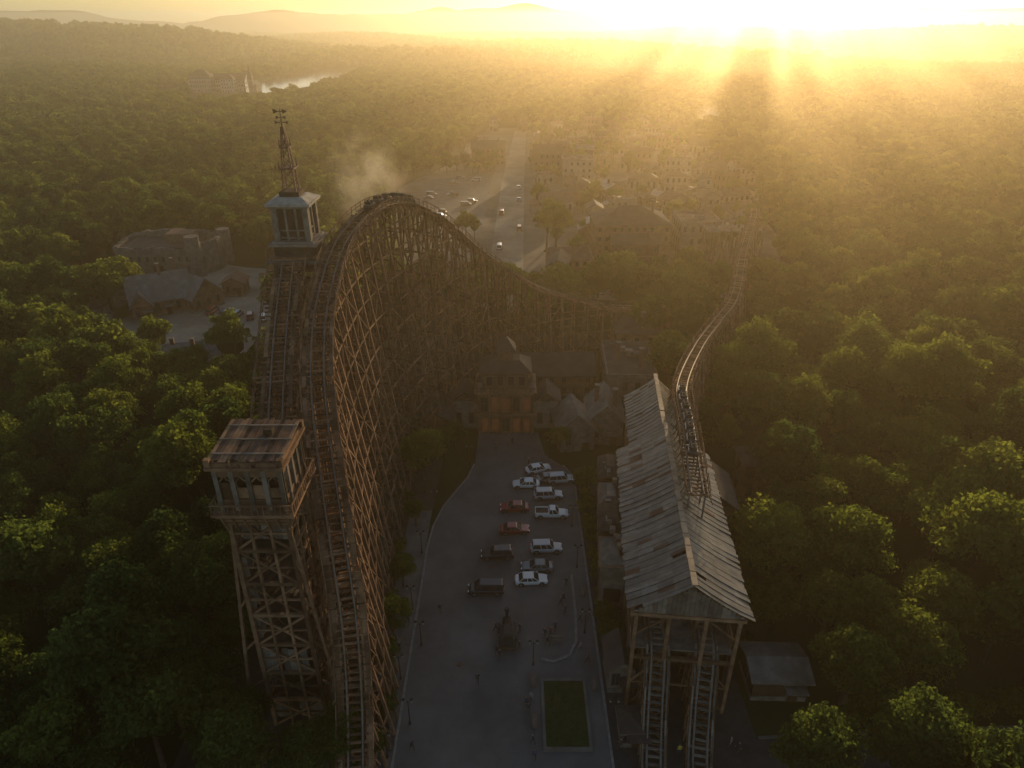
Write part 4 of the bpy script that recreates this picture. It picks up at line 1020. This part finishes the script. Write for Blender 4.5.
for i in range(9): blocker_puff(515 + i * 9, 1750, 262 + 3 * math.sin(i * 2), 17, 12)  # added unseen row that keeps direct sun off the plaza
b.obj('sun_blocker_clouds', smooth=True)
hz = bpy.data.materials.new('morning_haze'); hz.use_nodes = True; N = hz.node_tree.nodes; N.remove(N['Principled BSDF'])
vs = N.new('ShaderNodeVolumeScatter'); vs.inputs['Color'].default_value = (1.0, .80, .50, 1); vs.inputs['Density'].default_value = 0.00052; vs.inputs['Anisotropy'].default_value = .72
hz.node_tree.links.new(vs.outputs[0], N['Material Output'].inputs['Volume'])
b = B(); M['haze'] = hz; b.box((0, 1400, 45), (9000, 3900, 110), 'haze'); b.obj('haze')
st = bpy.data.materials.new('steam_vapour'); st.use_nodes = True; N = st.node_tree.nodes; L = st.node_tree.links; N.remove(N['Principled BSDF'])
vs = N.new('ShaderNodeVolumeScatter'); vs.inputs['Color'].default_value = (1, .88, .72, 1); vs.inputs['Anisotropy'].default_value = .5
tc = N.new('ShaderNodeTexCoord'); ln = N.new('ShaderNodeVectorMath'); ln.operation = 'LENGTH'; nz = N.new('ShaderNodeTexNoise'); nz.inputs['Scale'].default_value = 2.2; nz.inputs['Detail'].default_value = 3
L.new(tc.outputs['Object'], ln.inputs[0]); L.new(tc.outputs['Object'], nz.inputs['Vector'])
m1 = N.new('ShaderNodeMath'); m1.operation = 'SUBTRACT'; m1.inputs[0].default_value = 1.0; L.new(ln.outputs['Value'], m1.inputs[1])
m2 = N.new('ShaderNodeMath'); m2.operation = 'SUBTRACT'; L.new(nz.outputs['Fac'], m2.inputs[0]); m2.inputs[1].default_value = .42
m3 = N.new('ShaderNodeMath'); m3.operation = 'MULTIPLY'; m3.use_clamp = True; L.new(m1.outputs[0], m3.inputs[0]); L.new(m2.outputs[0], m3.inputs[1])
m4 = N.new('ShaderNodeMath'); m4.operation = 'MULTIPLY'; L.new(m3.outputs[0], m4.inputs[0]); m4.inputs[1].default_value = .42
L.new(m4.outputs[0], vs.inputs['Density']); L.new(vs.outputs[0], N['Material Output'].inputs['Volume'])
M['steam'] = st
for loc, sc, rot in (((-25, 120, 46), (8, 7, 9), .25), ((135, 500, 12), (9, 9, 12), .2)):
    b = B(); secs = []
    for j in range(9):
        ph = -pi / 2 + pi * (j + .25) / 8.5; secs.append([(math.cos(ph) * math.cos(t), math.cos(ph) * math.sin(t), math.sin(ph)) for t in np.linspace(0, 2 * pi, 17)[:-1]])
    b.loft(secs, 'steam'); o = b.obj('steam_plume'); o.location = loc; o.scale = sc; o.rotation_euler = (0, rot, 0)

# ------------------------------------------------------------------ light
sd = Vector((math.sin(AZ) * math.cos(EL), math.cos(AZ) * math.cos(EL), math.sin(EL)))
sl = bpy.data.lights.new('sun', 'SUN'); sl.energy = 5.0; sl.angle = math.radians(.5); sl.color = (1, .68, .34)
so = bpy.data.objects.new('sun', sl); so.rotation_euler = sd.to_track_quat('Z', 'Y').to_euler(); so.location = sd * 200; COL.objects.link(so)
w = bpy.data.worlds.new('World'); scene.world = w; w.use_nodes = True; N = w.node_tree.nodes
sk = N.new('ShaderNodeTexSky'); sk.sky_type = 'NISHITA'; sk.sun_disc = False; sk.sun_elevation = EL; sk.sun_rotation = AZ; sk.air_density = 1.0; sk.dust_density = .8
w.node_tree.links.new(sk.outputs[0], N['Background'].inputs['Color']); N['Background'].inputs['Strength'].default_value = .14
scene.view_settings.view_transform = 'Standard'; scene.view_settings.look = 'None'; scene.view_settings.exposure = 0
cam = bpy.data.cameras.new('camera'); cam.lens = 24; cam.clip_end = 30000; co = bpy.data.objects.new('camera', cam); co.location = (0, 0, 70); co.rotation_euler = (math.radians(62), 0, 0); COL.objects.link(co); scene.camera = co
